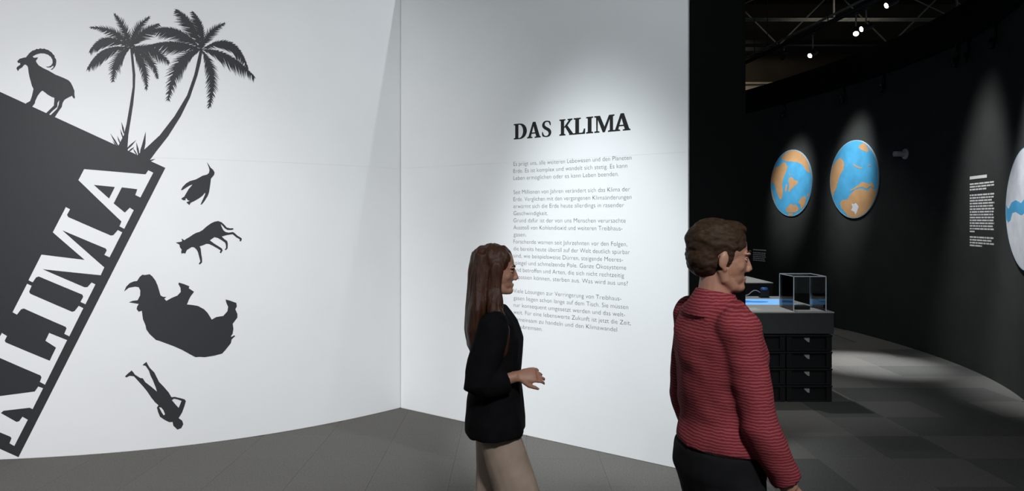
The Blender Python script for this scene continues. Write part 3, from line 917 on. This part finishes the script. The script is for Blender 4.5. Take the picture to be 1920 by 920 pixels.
t1 = empty('exhibit_table', (TX1, TY0, 0))
tag(t1, 'exhibit table with dark fascia and grey top resting on stacked crates', 'table')
AX0 = 0.9
box('fascia', (TX1 - 1.9, TY0, 0.634), (TX1, TY0 + 1.30, TH - 0.012), 'dark_fascia', t1, 0.004)
box('table_top', (TX1 - 1.9, TY0 - 0.004, TH - 0.012), (TX1 + 0.004, TY0 + 1.304, TH), 'table_top', t1, 0.003)
box('printed_sheet', (TX1 - 1.5, TY0 + 0.10, TH), (TX1 - 0.62, TY0 + 0.30, TH + 0.0008), 'pale_print', t1)
sc_ = box('screen', (TX1 - 1.75, TY0 + 0.53, TH), (TX1 - 0.12, TY0 + 1.02, TH + 0.0008), 'screen', t1)
v, f = [], []
for cxx, cyy, rx_, ry_ in ((TX1 - 0.55, TY0 + 0.78, 0.20, 0.10), (TX1 - 0.85, TY0 + 0.72, 0.12, 0.05), (TX1 - 1.2, TY0 + 0.80, 0.2, 0.09)):
    b = len(v)
    for k in range(24):
        a = 2 * math.pi * k / 24
        rr = 1 + 0.25 * math.sin(3 * a + cxx) + 0.12 * math.sin(5 * a)
        v.append((cxx + rx_ * rr * math.cos(a), cyy + ry_ * rr * math.sin(a), TH + 0.0012))
    f.append(tuple(range(b, b + 24)))
link('screen_map', raw(v, f, 'screen_map'), 'screen_dark', sc_)
reparent_world(t1)

# acrylic display box on the table
BX0, BX1, BY0, BY1, BZ0, BZ1 = 2.625, 2.925, 6.46, 6.80, TH + 0.0015, TH + 0.325
ab = empty('acrylic_case', (BX0, BY0, BZ0))
tag(ab, 'clear acrylic display case standing on the corner of the exhibit table', 'display case')
th = 0.005
for nm, lo, hi in (('front_pane', (BX0, BY0, BZ0), (BX1, BY0 + th, BZ1)), ('back_pane', (BX0, BY1 - th, BZ0), (BX1, BY1, BZ1)),
                   ('side_pane', (BX0, BY0 + th, BZ0), (BX0 + th, BY1 - th, BZ1)), ('side_pane', (BX1 - th, BY0 + th, BZ0), (BX1, BY1 - th, BZ1)),
                   ('top_pane', (BX0 + th, BY0 + th, BZ1 - th), (BX1 - th, BY1 - th, BZ1))):
    box(nm, lo, hi, 'acrylic', ab)
e = 0.0035
for x in (BX0, BX1):
    for y in (BY0, BY1):
        box('edge', (x - e, y - e, BZ0 + 0.001), (x + e, y + e, BZ1), 'acrylic_edge', ab)
for y in (BY0, BY1):
    box('edge', (BX0 - e, y - e, BZ1 - e), (BX1 + e, y + e, BZ1 + e), 'acrylic_edge', ab)
for x in (BX0, BX1):
    box('edge', (x - e, BY0, BZ1 - e), (x + e, BY1, BZ1 + e), 'acrylic_edge', ab)
reparent_world(ab)
ex = box('display_block', (2.68, 6.58, TH), (2.83, 6.70, TH + 0.035), 'black_plastic', None, 0.004)
tag(ex, 'flat black exhibit block lying inside the clear acrylic case', 'exhibit')

# small device with a cable behind the screen
dx, dy = 2.76, TY0 + 1.16
dvc = empty('tabletop_device', (dx, dy, TH))
tag(dvc, 'small dark device with a blue face and grey cable behind the glowing screen', 'device')
box('foot', (dx - 0.05, dy - 0.035, TH), (dx + 0.05, dy + 0.035, TH + 0.012), 'black_plastic', dvc, 0.003)
box('body', (dx - 0.045, dy - 0.03, TH + 0.012), (dx + 0.045, dy + 0.03, TH + 0.085), 'black_plastic', dvc, 0.006)
tube('blue_cap', [(dx, dy, TH + 0.085), (dx, dy, TH + 0.10), (dx, dy, TH + 0.112)], [0.04, 0.04, 0.028], 'device_blue', dvc, 16)
pts = []
for k in range(15):
    u = k / 14
    pts.append((dx - 0.045 - 0.20 * u, dy - 0.01, TH + 0.055 + 0.03 * math.sin(math.pi * min(1, u * 1.6)) - 0.048 * u * u))
tube('cable', pts, 0.005, 'cable', dvc, 8)
reparent_world(dvc)

# second table further back
t2 = empty('exhibit_table', (3.53, 9.38, 0))
tag(t2, 'exhibit table with black sides and pale top standing behind the crate table', 'table')
box('cabinet', (1.7, 9.40, 0.0), (3.50, 10.58, 0.62), 'black_plastic', t2, 0.006)
box('fascia', (1.66, 9.38, 0.62), (3.53, 10.62, TH - 0.012), 'black_plastic', t2, 0.004)
box('table_top', (1.655, 9.375, TH - 0.012), (3.535, 10.625, TH), 'table_top', t2, 0.003)
box('screen', (1.9, 9.72, TH), (3.18, 10.32, TH + 0.006), 'screen', t2)
reparent_world(t2)


# ================================================================ HALL: trusses, track, spotlights
def bar(bm, a, b, r, seg=8):
    tube_bm(bm, [a, b], [r, r], seg, ref=Vector((0.3, 1, 0.2)))


def truss(y, z0, z1, x0, x1, bay, label, r=0.04):
    root = empty('roof_truss', (x0, y, z0))
    tag(root, label, 'truss', 'steel roof trusses under the hall ceiling')
    for nm, z in (('bottom_chord', z0), ('top_chord', z1)):
        for dy_ in (-0.06, 0.06):
            bm = bmesh.new()
            bar(bm, (x0, y + dy_, z), (x1, y + dy_, z), r)
            link(nm, mesh_from(bm, nm, True), 'steel', root)
    n = int((x1 - x0) / bay)
    for k in range(n + 1):
        x = x0 + k * bay
        bm = bmesh.new()
        bar(bm, (x, y, z0), (x, y, z1), r * 0.9)
        link('post', mesh_from(bm, 'post', True), 'steel', root)
        if k < n:
            bm = bmesh.new()
            if k % 2:
                bar(bm, (x, y, z1), (x + bay, y, z0), r * 0.6)
            else:
                bar(bm, (x, y, z0), (x + bay, y, z1), r * 0.6)
            link('diagonal', mesh_from(bm, 'diagonal', True), 'steel', root)
    reparent_world(root)


truss(14.0, 5.72, 6.9, 4.02, 11.46, 2.48, 'nearest pale steel roof truss crossing above the black curved wall', 0.022)
# zigzag girder behind it: dark chords, paler web bars
root = empty('roof_truss', (4.75, 15.6, 5.6))
tag(root, 'dark zigzag roof girder behind the pale truss', 'truss', 'steel roof trusses under the hall ceiling')
for nm, z in (('bottom_chord', 5.6), ('top_chord', 6.85)):
    tube(nm, [(4.2, 15.6, z), (12.5, 15.6, z)], 0.035, 'dark_steel', root, 8)
nodes = [(4.75, 6.85), (6.0, 5.6), (7.25, 6.85), (8.5, 5.6), (9.75, 6.85), (11.0, 5.6), (12.25, 6.85)]
for (xa, za_), (xb, zb_) in zip(nodes, nodes[1:]):
    tube('diagonal', [(xa, 15.6, za_), (xb, 15.6, zb_)], 0.018, 'steel', root, 8)
reparent_world(root)
o = box('roof_beam', (3.8, 19.6, 6.45), (13.5, 19.9, 6.75), 'ceiling')
tag(o, 'heavy black roof beam in front of the brown far wall', 'beam')
for x in (4.0, 13.3):
    box('hanger', (x - 0.05, 19.7, 6.75), (x + 0.05, 19.8, 8.2), 'ceiling', o)

# lighting pipe with the lamps hanging from it
TZ = 4.80
trk = lambda y: 5.18 - 0.135 * (y - 9.76)
ta, tb = Vector((trk(8.4), 8.4, TZ)), Vector((trk(14.6), 14.6, TZ))
tk = tube('lighting_track', [ta, tb], 0.035, 'dark_steel', None, 12)
tag(tk, 'long black lighting pipe running over the dark room towards the far wall', 'lighting track')
tk2 = tube('lighting_track', [ta + Vector((0.25, 0, 0.22)), tb + Vector((0.25, 0, 0.22))], 0.02, 'steel', None, 10)
tag(tk2, 'thin grey pipe running beside and above the black lighting pipe', 'lighting track')
for y in (8.8, 11.0, 13.4):
    for q, nm in ((Vector((trk(y), y, TZ)), 'black'), (Vector((trk(y) + 0.25, y, TZ + 0.22)), 'grey')):
        o = tube('drop_rod', [q + Vector((0, 0, 0.02)), (q.x, q.y, 8.2)], 0.008, 'dark_steel', tk if nm == 'black' else tk2, 6)


def lamp(px, py, look, on, label):
    t = (px - CX) / F
    y = (5.18 + 0.135 * 9.76) / (t + 0.135)
    c = Vector((trk(y), y, min(H + (CY - py) / F * y, TZ - 0.13)))
    root = empty('track_spotlight', c)
    tag(root, label, 'spotlight', 'spotlights hanging over the dark room')
    d = (Vector(look) - c).normalized()
    tube('hanger', [c + Vector((0, 0, 0.075)), (c.x, c.y, TZ - 0.05)], 0.012, 'steel', root, 8)
    box('adapter', (c.x - 0.03, c.y - 0.05, TZ - 0.070), (c.x + 0.03, c.y + 0.05, TZ - 0.0355), 'dark_fascia', root, 0.004)
    sd = d.cross(Vector((0, 0, 1))).normalized()
    bm = bmesh.new()
    top = c + Vector((0, 0, 0.08))
    tube_bm(bm, [top - sd * 0.06, c - sd * 0.06], [0.007, 0.007], 6)
    tube_bm(bm, [top + sd * 0.06, c + sd * 0.06], [0.007, 0.007], 6)
    tube_bm(bm, [top - sd * 0.065, top + sd * 0.065], [0.007, 0.007], 6)
    link('yoke', mesh_from(bm, 'yoke', True), 'dark_steel', root)
    tube('housing', [c - d * 0.10, c - d * 0.085, c + d * 0.05, c + d * 0.075], [0.028, 0.038, 0.041, 0.044], 'dark_steel', root, 16)
    tube('lens', [c + d * 0.0755, c + d * 0.082, c + d * 0.088], [0.038, 0.036, 0.024], 'lamp' if on else 'lamp_off', root, 20)
    reparent_world(root)


lamp(1605, 59, (3.2, 6.6, 1.2), True, 'brightly lit spotlight in a pair on the black pipe, aimed into the room')
lamp(1624, 52, (1.2, 9.7, 3.2), True, 'lit spotlight tilted sideways next to the brightest one')
lamp(1524, 101, (2.0, 10.0, 2.6), True, 'lit spotlight alone on the far stretch of the black pipe')
lamp(1671, 6, (2.0, 9.4, 3.0), True, 'lit spotlight on the near stretch of the black pipe, cut by the picture')
lamp(1470, 104, (4.9, 16.0, 3.0), False, 'unlit black spotlight between the lone lit one and the pipe end')
lamp(1391, 130, (4.4, 17.0, 3.0), False, 'unlit black spotlight close to the black portal edge')

# small black brackets under the lighting ledge
for px, py, wh in ((1473, 196, 'above the tan topped globe'), (1585, 168, 'above the globe with the ice patch'), (1660, 150, 'above the grey wall sensor'),
                   (1800, 105, 'in the pair above the text column'), (1820, 97, 'in the pair above the text column'), (1872, 72, 'next to the icy white globe')):
    s, z = P3(px, py)
    z = DH - 0.42
    q = S3.at(s, z, 0.03)
    root = empty('ledge_bracket', q)
    tag(root, 'black lamp bracket under the wall ledge, ' + wh, 'bracket', 'brackets under the lighting ledge')
    n3 = S3.nor(s)
    tube('stem', [q, q + Vector((0, 0, -0.20))], 0.018, 'black_plastic', root, 8)
    tube('head', [q + Vector((0, 0, -0.16)) + n3 * 0.02, q + Vector((0, 0, -0.26)) + n3 * 0.04], [0.032, 0.036], 'black_plastic', root, 12)
    reparent_world(root)

# ================================================================ PEOPLE
#PEOPLE
def remesh(bm, voxel, iters, name, m, parent, fold=None):
    bmesh.ops.recalc_face_normals(bm, faces=bm.faces)
    me = bpy.data.meshes.new(name)
    bm.to_mesh(me)
    bm.free()
    o = bpy.data.objects.new(name, me)
    COL.objects.link(o)
    md = o.modifiers.new('remesh', 'REMESH')
    md.mode, md.voxel_size, md.use_smooth_shade = 'VOXEL', voxel, True
    sm = o.modifiers.new('smooth', 'SMOOTH')
    sm.factor, sm.iterations = 0.5, iters
    bpy.context.view_layer.update()
    me2 = bpy.data.meshes.new_from_object(o.evaluated_get(bpy.context.evaluated_depsgraph_get()))
    bpy.data.objects.remove(o)
    bpy.data.meshes.remove(me)
    me2.name = name
    me2.materials.clear()
    me2.shade_smooth()
    if fold:
        amp, sx, sy, sz, seed = fold
        off = Vector((seed, seed * 0.7, seed * 1.3))
        nrm = [v.normal.copy() for v in me2.vertices]
        for v, n in zip(me2.vertices, nrm):
            q = Vector((v.co.x * sx, v.co.y * sy, v.co.z * sz)) + off
            v.co += n * amp * (noise.noise(q) + 0.5 * noise.noise(q * 2.1))
        me2.update()
    return link(name, me2, m, parent)


def head_bm(bm, T, fem=False):
    """Head facing +X: chin at z=0, crown at about z=0.225."""
    E = lambda c, r, rot=None: ell_bm(bm, T @ Vector(c), r, (T.to_3x3().to_4x4() @ rot) if rot else T.to_3x3().to_4x4(), 24)
    E((-0.012, 0, 0.143), (0.094, 0.074, 0.081))                  # cranium
    E((0.020, 0, 0.098), (0.064, 0.060, 0.082))                   # face mass
    E((0.040, 0, 0.082), (0.042, 0.046, 0.052))
    E((0.030, 0, 0.052), (0.048, 0.047, 0.042))                   # mouth mass
    E((0.062, 0, 0.018), (0.023, 0.026, 0.019))                   # chin
    for s in (-1, 1):
        tube_bm(bm, [T @ Vector(q) for q in ((-0.010, s * 0.055, 0.075), (0.000, s * 0.053, 0.043), (0.032, s * 0.036, 0.018), (0.060, s * 0.014, 0.012))], [0.018, 0.018, 0.016, 0.012], 10)
        E((0.046, s * 0.037, 0.086), (0.021, 0.019, 0.021))       # cheekbone
        E((0.070, s * 0.029, 0.127), (0.016, 0.024, 0.0075))      # brow
        E((0.087, s * 0.0090, 0.073), (0.0095, 0.0075, 0.0068))    # nostril wing
        E((-0.014, s * 0.076, 0.103), (0.016, 0.007, 0.028), Matrix.Rotation(R(12), 4, 'Y'))
        E((-0.008, s * 0.073, 0.077), (0.008, 0.007, 0.010))
    tube_bm(bm, [T @ Vector(q) for q in ((0.074, 0, 0.126), (0.085, 0, 0.108), (0.094, 0, 0.089), (0.0985, 0, 0.079), (0.088, 0, 0.070))],
            [0.0095, 0.008, 0.0085, 0.0092, 0.008], 10)
    E((0.076, 0, 0.0475), (0.011, 0.023, 0.0055))
    E((0.074, 0, 0.0385), (0.011, 0.020, 0.0060))


def eyes(T, parent):
    for s in (-1, 1):
        bm = bmesh.new()
        ell_bm(bm, T @ Vector((0.0665, s * 0.029, 0.111)), (0.0100, 0.0120, 0.0080), T.to_3x3().to_4x4(), 16)
        o = link('eye', mesh_from(bm, 'eye', True), 'eye_white', parent)
        bm = bmesh.new()
        ell_bm(bm, T @ Vector((0.0742, s * 0.0305, 0.111)), (0.0035, 0.0052, 0.0052), T.to_3x3().to_4x4(), 12)
        link('iris', mesh_from(bm, 'iris', True), 'iris', o)
        bm = bmesh.new()
        tube_bm(bm, [T @ Vector(q) for q in ((0.0745, s * 0.018, 0.1135), (0.0775, s * 0.029, 0.1190), (0.0680, s * 0.042, 0.1135))], [0.0030, 0.0046, 0.0030], 10)
        tube_bm(bm, [T @ Vector(q) for q in ((0.0745, s * 0.018, 0.1080), (0.0745, s * 0.029, 0.1030), (0.0670, s * 0.042, 0.1090))], [0.0028, 0.0036, 0.0028], 10)
        link('eyelid', mesh_from(bm, 'eyelid', True), 'skin', o)
        bm = bmesh.new()
        tube_bm(bm, [T @ Vector(q) for q in ((0.086, s * 0.014, 0.130), (0.083, s * 0.032, 0.136), (0.068, s * 0.048, 0.131))], [0.003, 0.0038, 0.002], 8)
        link('eyebrow', mesh_from(bm, 'eyebrow', True), 'hair_short', parent)


def hand_bm(bm, w, d, nrm, thumb_side, curl=25, k=1.0):
    """w wrist, d pointing direction, nrm palm normal; thumb_side is the sign of the thumb along d x nrm."""
    d = Vector(d).normalized()
    n = Vector(nrm)
    n = (n - d * n.dot(d)).normalized()
    a = d.cross(n) * thumb_side                                   # towards the thumb
    w = Vector(w)
    tube_bm(bm, [w - d * 0.02, w + d * 0.01, w + d * 0.035 * k, w + d * 0.07 * k, w + d * 0.090 * k],
            [(0.021 * k, 0.026 * k), (0.018 * k, 0.028 * k), (0.016 * k, 0.036 * k), (0.014 * k, 0.040 * k), (0.011 * k, 0.038 * k)], 16, ref=a)
    for i, (o_, ln) in enumerate(((0.0305, 0.072), (0.0102, 0.080), (-0.0102, 0.074), (-0.0300, 0.058))):
        p = w + d * (0.082 - 0.003 * abs(i - 1)) * k + a * o_ * k
        dd = (d + a * o_ * 1.6).normalized()
        pts, ang = [p - dd * 0.012], 0.0
        for sgm, f in enumerate((0.46, 0.30, 0.24)):
            pts.append(p.copy())
            ang += R(curl) * (0.8 + 0.25 * sgm) * (1 + 0.12 * i)
            dv2 = dd * math.cos(ang) + n * math.sin(ang)
            p = p + dv2 * ln * f * k
        pts.append(p)
        tube_bm(bm, pts, [0.0085 * k, 0.0084 * k, 0.0078 * k, 0.0072 * k, 0.0050 * k], 10, ref=a)
    p = w + d * 0.022 * k + a * 0.022 * k
    td = (d * 0.72 + a * 0.62 + n * 0.30).normalized()
    q1 = p + td * 0.040 * k
    td2 = (d * 0.92 + a * 0.22 + n * 0.32).normalized()
    q2 = q1 + td2 * 0.032 * k
    q3 = q2 + (td2 + n * 0.3).normalized() * 0.024 * k
    tube_bm(bm, [p - td * 0.01, p, q1, q2, q3], [0.013 * k, 0.0135 * k, 0.0105 * k, 0.0095 * k, 0.006 * k], 10, ref=n)


def loft(bm, secs, grow=0.0, seg=28):
    """secs: (z, cx, cy, depth radius, width radius)."""
    tube_bm(bm, [(c, y, z) for z, c, y, a, b in secs], [(a + grow, b + grow) for z, c, y, a, b in secs], seg, ref=Vector((0, 1, 0)))


def limb(bm, pts, rad, grow=0.0, seg=16, ref=(0, 1, 0)):
    """Smoothly subdivided limb through joints with tapering radii."""
    P = [Vector(p) for p in pts]
    out, rr = [], []
    for i in range(len(P) - 1):
        p0, p1, p2, p3 = P[max(i - 1, 0)], P[i], P[i + 1], P[min(i + 2, len(P) - 1)]
        for k in range(5):
            u = k / 5
            cr = 0.5 * ((2 * p1) + (p2 - p0) * u + (2 * p0 - 5 * p1 + 4 * p2 - p3) * u * u + (-p0 + 3 * p1 - 3 * p2 + p3) * u ** 3)
            out.append(cr * 0.35 + p1.lerp(p2, u) * 0.65)
            rr.append(rad[i] + (rad[i + 1] - rad[i]) * u + grow)
    out.append(P[-1])
    rr.append(rad[-1] + grow)
    tube_bm(bm, out, rr, seg, ref=Vector(ref))


def foot_bm(bm, ankle, toe_dir, pitch, k=1.0, grow=0.0):
    a = Vector(ankle)
    d = Vector(toe_dir)
    d = Vector((d.x * math.cos(pitch), d.y * math.cos(pitch), math.sin(pitch)))
    up = Vector((0, 0, 1))
    base = a - up * 0.045 * k
    tube_bm(bm, [base - d * 0.055 * k, base - d * 0.02 * k, base + d * 0.05 * k, base + d * 0.12 * k, base + d * 0.165 * k, base + d * 0.19 * k],
            [(0.024 * k + grow, 0.026 * k + grow), (0.036 * k + grow, 0.032 * k + grow), (0.036 * k + grow, 0.038 * k + grow), (0.026 * k + grow, 0.042 * k + grow), (0.020 * k + grow, 0.036 * k + grow), (0.010 * k, 0.020 * k)],
            14, ref=Vector((0, 1, 0)))


# ---- man in the maroon striped sweater, walking to the right past the portal
man = empty('person', (0.668, 2.24, 0.0), R(9))
tag(man, 'person in a maroon striped sweater and black trousers walking beside the portal', 'person')
k = 1.0
TORSO = [(0.80, 0.0, 0, 0.10, 0.145), (0.90, 0.0, 0, 0.122, 0.168), (0.98, 0.0, 0, 0.115, 0.160), (1.07, 0.005, 0, 0.104, 0.146), (1.17, 0.005, 0, 0.112, 0.156),
         (1.27, 0.0, 0, 0.122, 0.170), (1.35, -0.010, 0, 0.108, 0.178), (1.40, -0.016, 0, 0.080, 0.150), (1.435, -0.018, 0, 0.060, 0.085), (1.46, -0.014, 0, 0.053, 0.056)]
r_arm = [(-0.012, -0.152, 1.370), (0.040, -0.190, 1.095), (0.140, -0.180, 0.890)]
l_arm = [(-0.012, 0.158, 1.372), (-0.030, 0.195, 1.095), (0.050, 0.185, 0.865)]
a_rad = [0.054, 0.042, 0.027]
r_leg = [(0.0, -0.088, 0.88), (0.035, -0.088, 0.49), (-0.215, -0.088, 0.135)]
l_leg = [(0.0, 0.088, 0.88), (0.155, 0.088, 0.49), (0.215, 0.088, 0.090)]
l_rad = [0.088, 0.058, 0.038]
TH_ = Matrix.Translation((-0.002, 0, 1.467)) @ Matrix.Rotation(R(-8), 4, 'Z') @ Matrix.Rotation(R(4), 4, 'Y')
bm = bmesh.new()
loft(bm, TORSO)
tube_bm(bm, [(-0.020, 0, 1.40), (-0.014, 0, 1.46), (-0.004, 0, 1.53)], [0.060, 0.054, 0.052], 18)
head_bm(bm, TH_)
for arm in (r_arm, l_arm):
    limb(bm, arm, a_rad)
    ell_bm(bm, arm[0], (0.058, 0.056, 0.058))
hand_bm(bm, r_arm[2], (0.50, 0.02, -0.86), (-0.3, 0.95, -0.1), -1, 22)
hand_bm(bm, l_arm[2], (0.10, 0.0, -1.0), (0.1, -0.95, 0.0), 1, 22)
for lg, pt in ((r_leg, -0.55), (l_leg, 0.0)):
    limb(bm, lg, l_rad)
    foot_bm(bm, lg[2], (1, 0, 0), pt)
body = remesh(bm, 0.0042, 3, 'body', 'skin', man)
eyes(TH_, man)
bm = bmesh.new()
loft(bm, [(z, c, y, a + 0.004 * (z < 1.3), b) for z, c, y, a, b in TORSO if z > 0.92 and z < 1.45], 0.014)
for arm in (r_arm, l_arm):
    limb(bm, [arm[0], arm[1], Vector(arm[1]).lerp(Vector(arm[2]), 0.88)], [0.058, 0.046, 0.034], 0.010)
    ell_bm(bm, Vector(arm[0]) + Vector((0, 0, -0.004)), (0.070, 0.068, 0.068))
# hem band pulled in a little
remesh(bm, 0.007, 4, 'sweater', 'knit', man, fold=(0.010, 7, 7, 9, 3.1))
bm = bmesh.new()
tube_bm(bm, [(-0.018, 0, 1.392), (-0.017, 0, 1.425), (-0.014, 0, 1.452), (-0.011, 0, 1.468)], [(0.094, 0.140), (0.082, 0.104), (0.068, 0.074), (0.062, 0.062)], 28)
remesh(bm, 0.005, 2, 'collar', 'knit', man)
bm = bmesh.new()
loft(bm, [(z, c, y, a, b) for z, c, y, a, b in TORSO if z < 1.0], 0.012)
for lg in (r_leg, l_leg):
    limb(bm, [lg[0], lg[1], Vector(lg[1]).lerp(Vector(lg[2]), 0.95)], [0.096, 0.072, 0.058], 0.008)
remesh(bm, 0.008, 3, 'trousers', 'trouser_black', man, fold=(0.008, 8, 8, 8, 7.7))
for lg, pt in ((r_leg, -0.55), (l_leg, 0.0)):
    bm = bmesh.new()
    foot_bm(bm, lg[2], (1, 0, 0), pt, 1.04, 0.006)
    remesh(bm, 0.006, 2, 'shoe', 'shoe', man)
bm = bmesh.new()
for c, r in (((-0.020, 0, 0.158), (0.098, 0.082, 0.078)), ((-0.046, 0, 0.110), (0.066, 0.071, 0.072)), ((0.020, 0.01, 0.205), (0.060, 0.058, 0.026))):
    ell_bm(bm, TH_ @ Vector(c), r, TH_.to_3x3().to_4x4(), 28)
for s in (-1, 1):
    tube_bm(bm, [TH_ @ Vector(q) for q in ((0.012, s * 0.072, 0.150), (0.008, s * 0.072, 0.115), (0.006, s * 0.070, 0.092))], [0.018, 0.011, 0.006], 10)
remesh(bm, 0.004, 2, 'hair', 'hair_short', man, fold=(0.005, 30, 30, 50, 1.9))

# ---- woman with long chestnut hair, walking to the right along the text wall
wom = empty('person', (-0.075, 3.06, 0.0), R(4))
tag(wom, 'person with long chestnut hair, black tunic and beige trousers walking past the text', 'person')
TORSO = [(0.74, 0.0, 0, 0.09, 0.14), (0.83, -0.005, 0, 0.115, 0.165), (0.90, -0.005, 0, 0.108, 0.155), (0.99, 0.0, 0, 0.085, 0.118), (1.08, 0.005, 0, 0.092, 0.128),
         (1.16, 0.010, 0, 0.105, 0.140), (1.23, -0.004, 0, 0.090, 0.148), (1.275, -0.014, 0, 0.066, 0.125), (1.31, -0.016, 0, 0.048, 0.070), (1.34, -0.014, 0, 0.042, 0.045)]
r_arm = [(-0.010, -0.138, 1.252), (-0.075, -0.185, 1.010), (0.085, -0.160, 1.040)]
l_arm = [(-0.010, 0.138, 1.252), (-0.020, 0.175, 1.000), (0.040, 0.170, 0.790)]
a_rad = [0.043, 0.034, 0.022]
r_leg = [(0.0, -0.080, 0.81), (0.120, -0.080, 0.45), (0.170, -0.080, 0.085)]
l_leg = [(0.0, 0.080, 0.81), (0.010, 0.080, 0.45), (-0.215, 0.080, 0.125)]
l_rad = [0.085, 0.052, 0.034]
TH_ = Matrix.Translation((0.0, 0, 1.370)) @ Matrix.Rotation(R(3), 4, 'Y') @ Matrix.Scale(0.945, 4)
bm = bmesh.new()
loft(bm, TORSO)
tube_bm(bm, [(-0.018, 0, 1.29), (-0.014, 0, 1.34), (-0.008, 0, 1.42)], [0.046, 0.042, 0.042], 18)
head_bm(bm, TH_, True)
for arm in (r_arm, l_arm):
    limb(bm, arm, a_rad)
    ell_bm(bm, arm[0], (0.045, 0.044, 0.046))
hand_bm(bm, r_arm[2], (0.97, 0.10, 0.05), (0.0, 0.8, -0.6), -1, 24, 0.90)
hand_bm(bm, l_arm[2], (0.15, 0.0, -1.0), (0.1, -0.95, 0.0), 1, 22, 0.90)
for lg, pt in ((r_leg, 0.0), (l_leg, -0.5)):
    limb(bm, lg, l_rad)
    foot_bm(bm, lg[2], (1, 0, 0), pt, 0.9)
remesh(bm, 0.0042, 3, 'body', 'skin', wom)
eyes(TH_, wom)
bm = bmesh.new()
loft(bm, [(0.775, 0.0, 0, 0.132, 0.212), (0.83, -0.002, 0, 0.133, 0.208), (0.92, -0.004, 0, 0.122, 0.186), (1.02, 0.0, 0, 0.106, 0.165), (1.10, 0.004, 0, 0.110, 0.160),
          (1.17, 0.006, 0, 0.118, 0.162), (1.235, -0.006, 0, 0.104, 0.165), (1.285, -0.014, 0, 0.080, 0.135), (1.318, -0.016, 0, 0.060, 0.080)])
for arm in (r_arm, l_arm):
    limb(bm, [arm[0], arm[1], Vector(arm[1]).lerp(Vector(arm[2]), 0.74)], [0.062, 0.064, 0.050], 0.006)
    ell_bm(bm, Vector(arm[0]) + Vector((0, 0, -0.004)), (0.062, 0.060, 0.062))
remesh(bm, 0.007, 4, 'tunic', 'cloth_black', wom, fold=(0.012, 9, 9, 4, 5.3))
bm = bmesh.new()
loft(bm, [(z, c, y, a, b) for z, c, y, a, b in TORSO if z < 0.95], 0.002)
for lg in (r_leg, l_leg):
    limb(bm, [lg[0], lg[1], Vector(lg[1]).lerp(Vector(lg[2]), 0.96)], [0.080, 0.086, 0.098], 0.008)
remesh(bm, 0.008, 4, 'trousers', 'cloth_beige', wom, fold=(0.011, 10, 10, 3, 9.4))
for lg, pt in ((r_leg, 0.0), (l_leg, -0.5)):
    bm = bmesh.new()
    foot_bm(bm, lg[2], (1, 0, 0), pt, 0.94, 0.005)
    remesh(bm, 0.006, 2, 'shoe', 'shoe', wom)
bm = bmesh.new()
for c, r in (((-0.022, 0, 0.156), (0.100, 0.083, 0.078)), ((-0.055, 0, 0.105), (0.062, 0.078, 0.085))):
    ell_bm(bm, TH_ @ Vector(c), [q * 0.945 for q in r], None, 28)
tube_bm(bm, [(-0.040, 0, 1.545), (-0.052, 0, 1.46), (-0.066, 0, 1.38), (-0.080, -0.005, 1.30), (-0.088, -0.008, 1.22), (-0.088, -0.008, 1.15), (-0.084, -0.008, 1.11)],
        [(0.06, 0.07), (0.068, 0.082), (0.060, 0.092), (0.050, 0.112), (0.044, 0.112), (0.034, 0.098), (0.016, 0.070)], 28)
for s in (-1, 1):
    tube_bm(bm, [TH_ @ Vector(q) for q in ((0.030, s * 0.052, 0.188), (0.006, s * 0.080, 0.140), (-0.006, s * 0.084, 0.085), (-0.010, s * 0.086, 0.030))] +
            [(-0.005, s * 0.110, 1.31), (0.018, s * 0.142, 1.23), (0.022, s * 0.150, 1.15), (0.016, s * 0.148, 1.11)],
            [(0.022, 0.012), (0.028, 0.012), (0.030, 0.014), (0.032, 0.020), (0.036, 0.030), (0.034, 0.032), (0.026, 0.028), (0.012, 0.012)], 14)
remesh(bm, 0.0045, 2, 'hair', 'hair_long', wom, fold=(0.008, 34, 34, 4, 2.2))
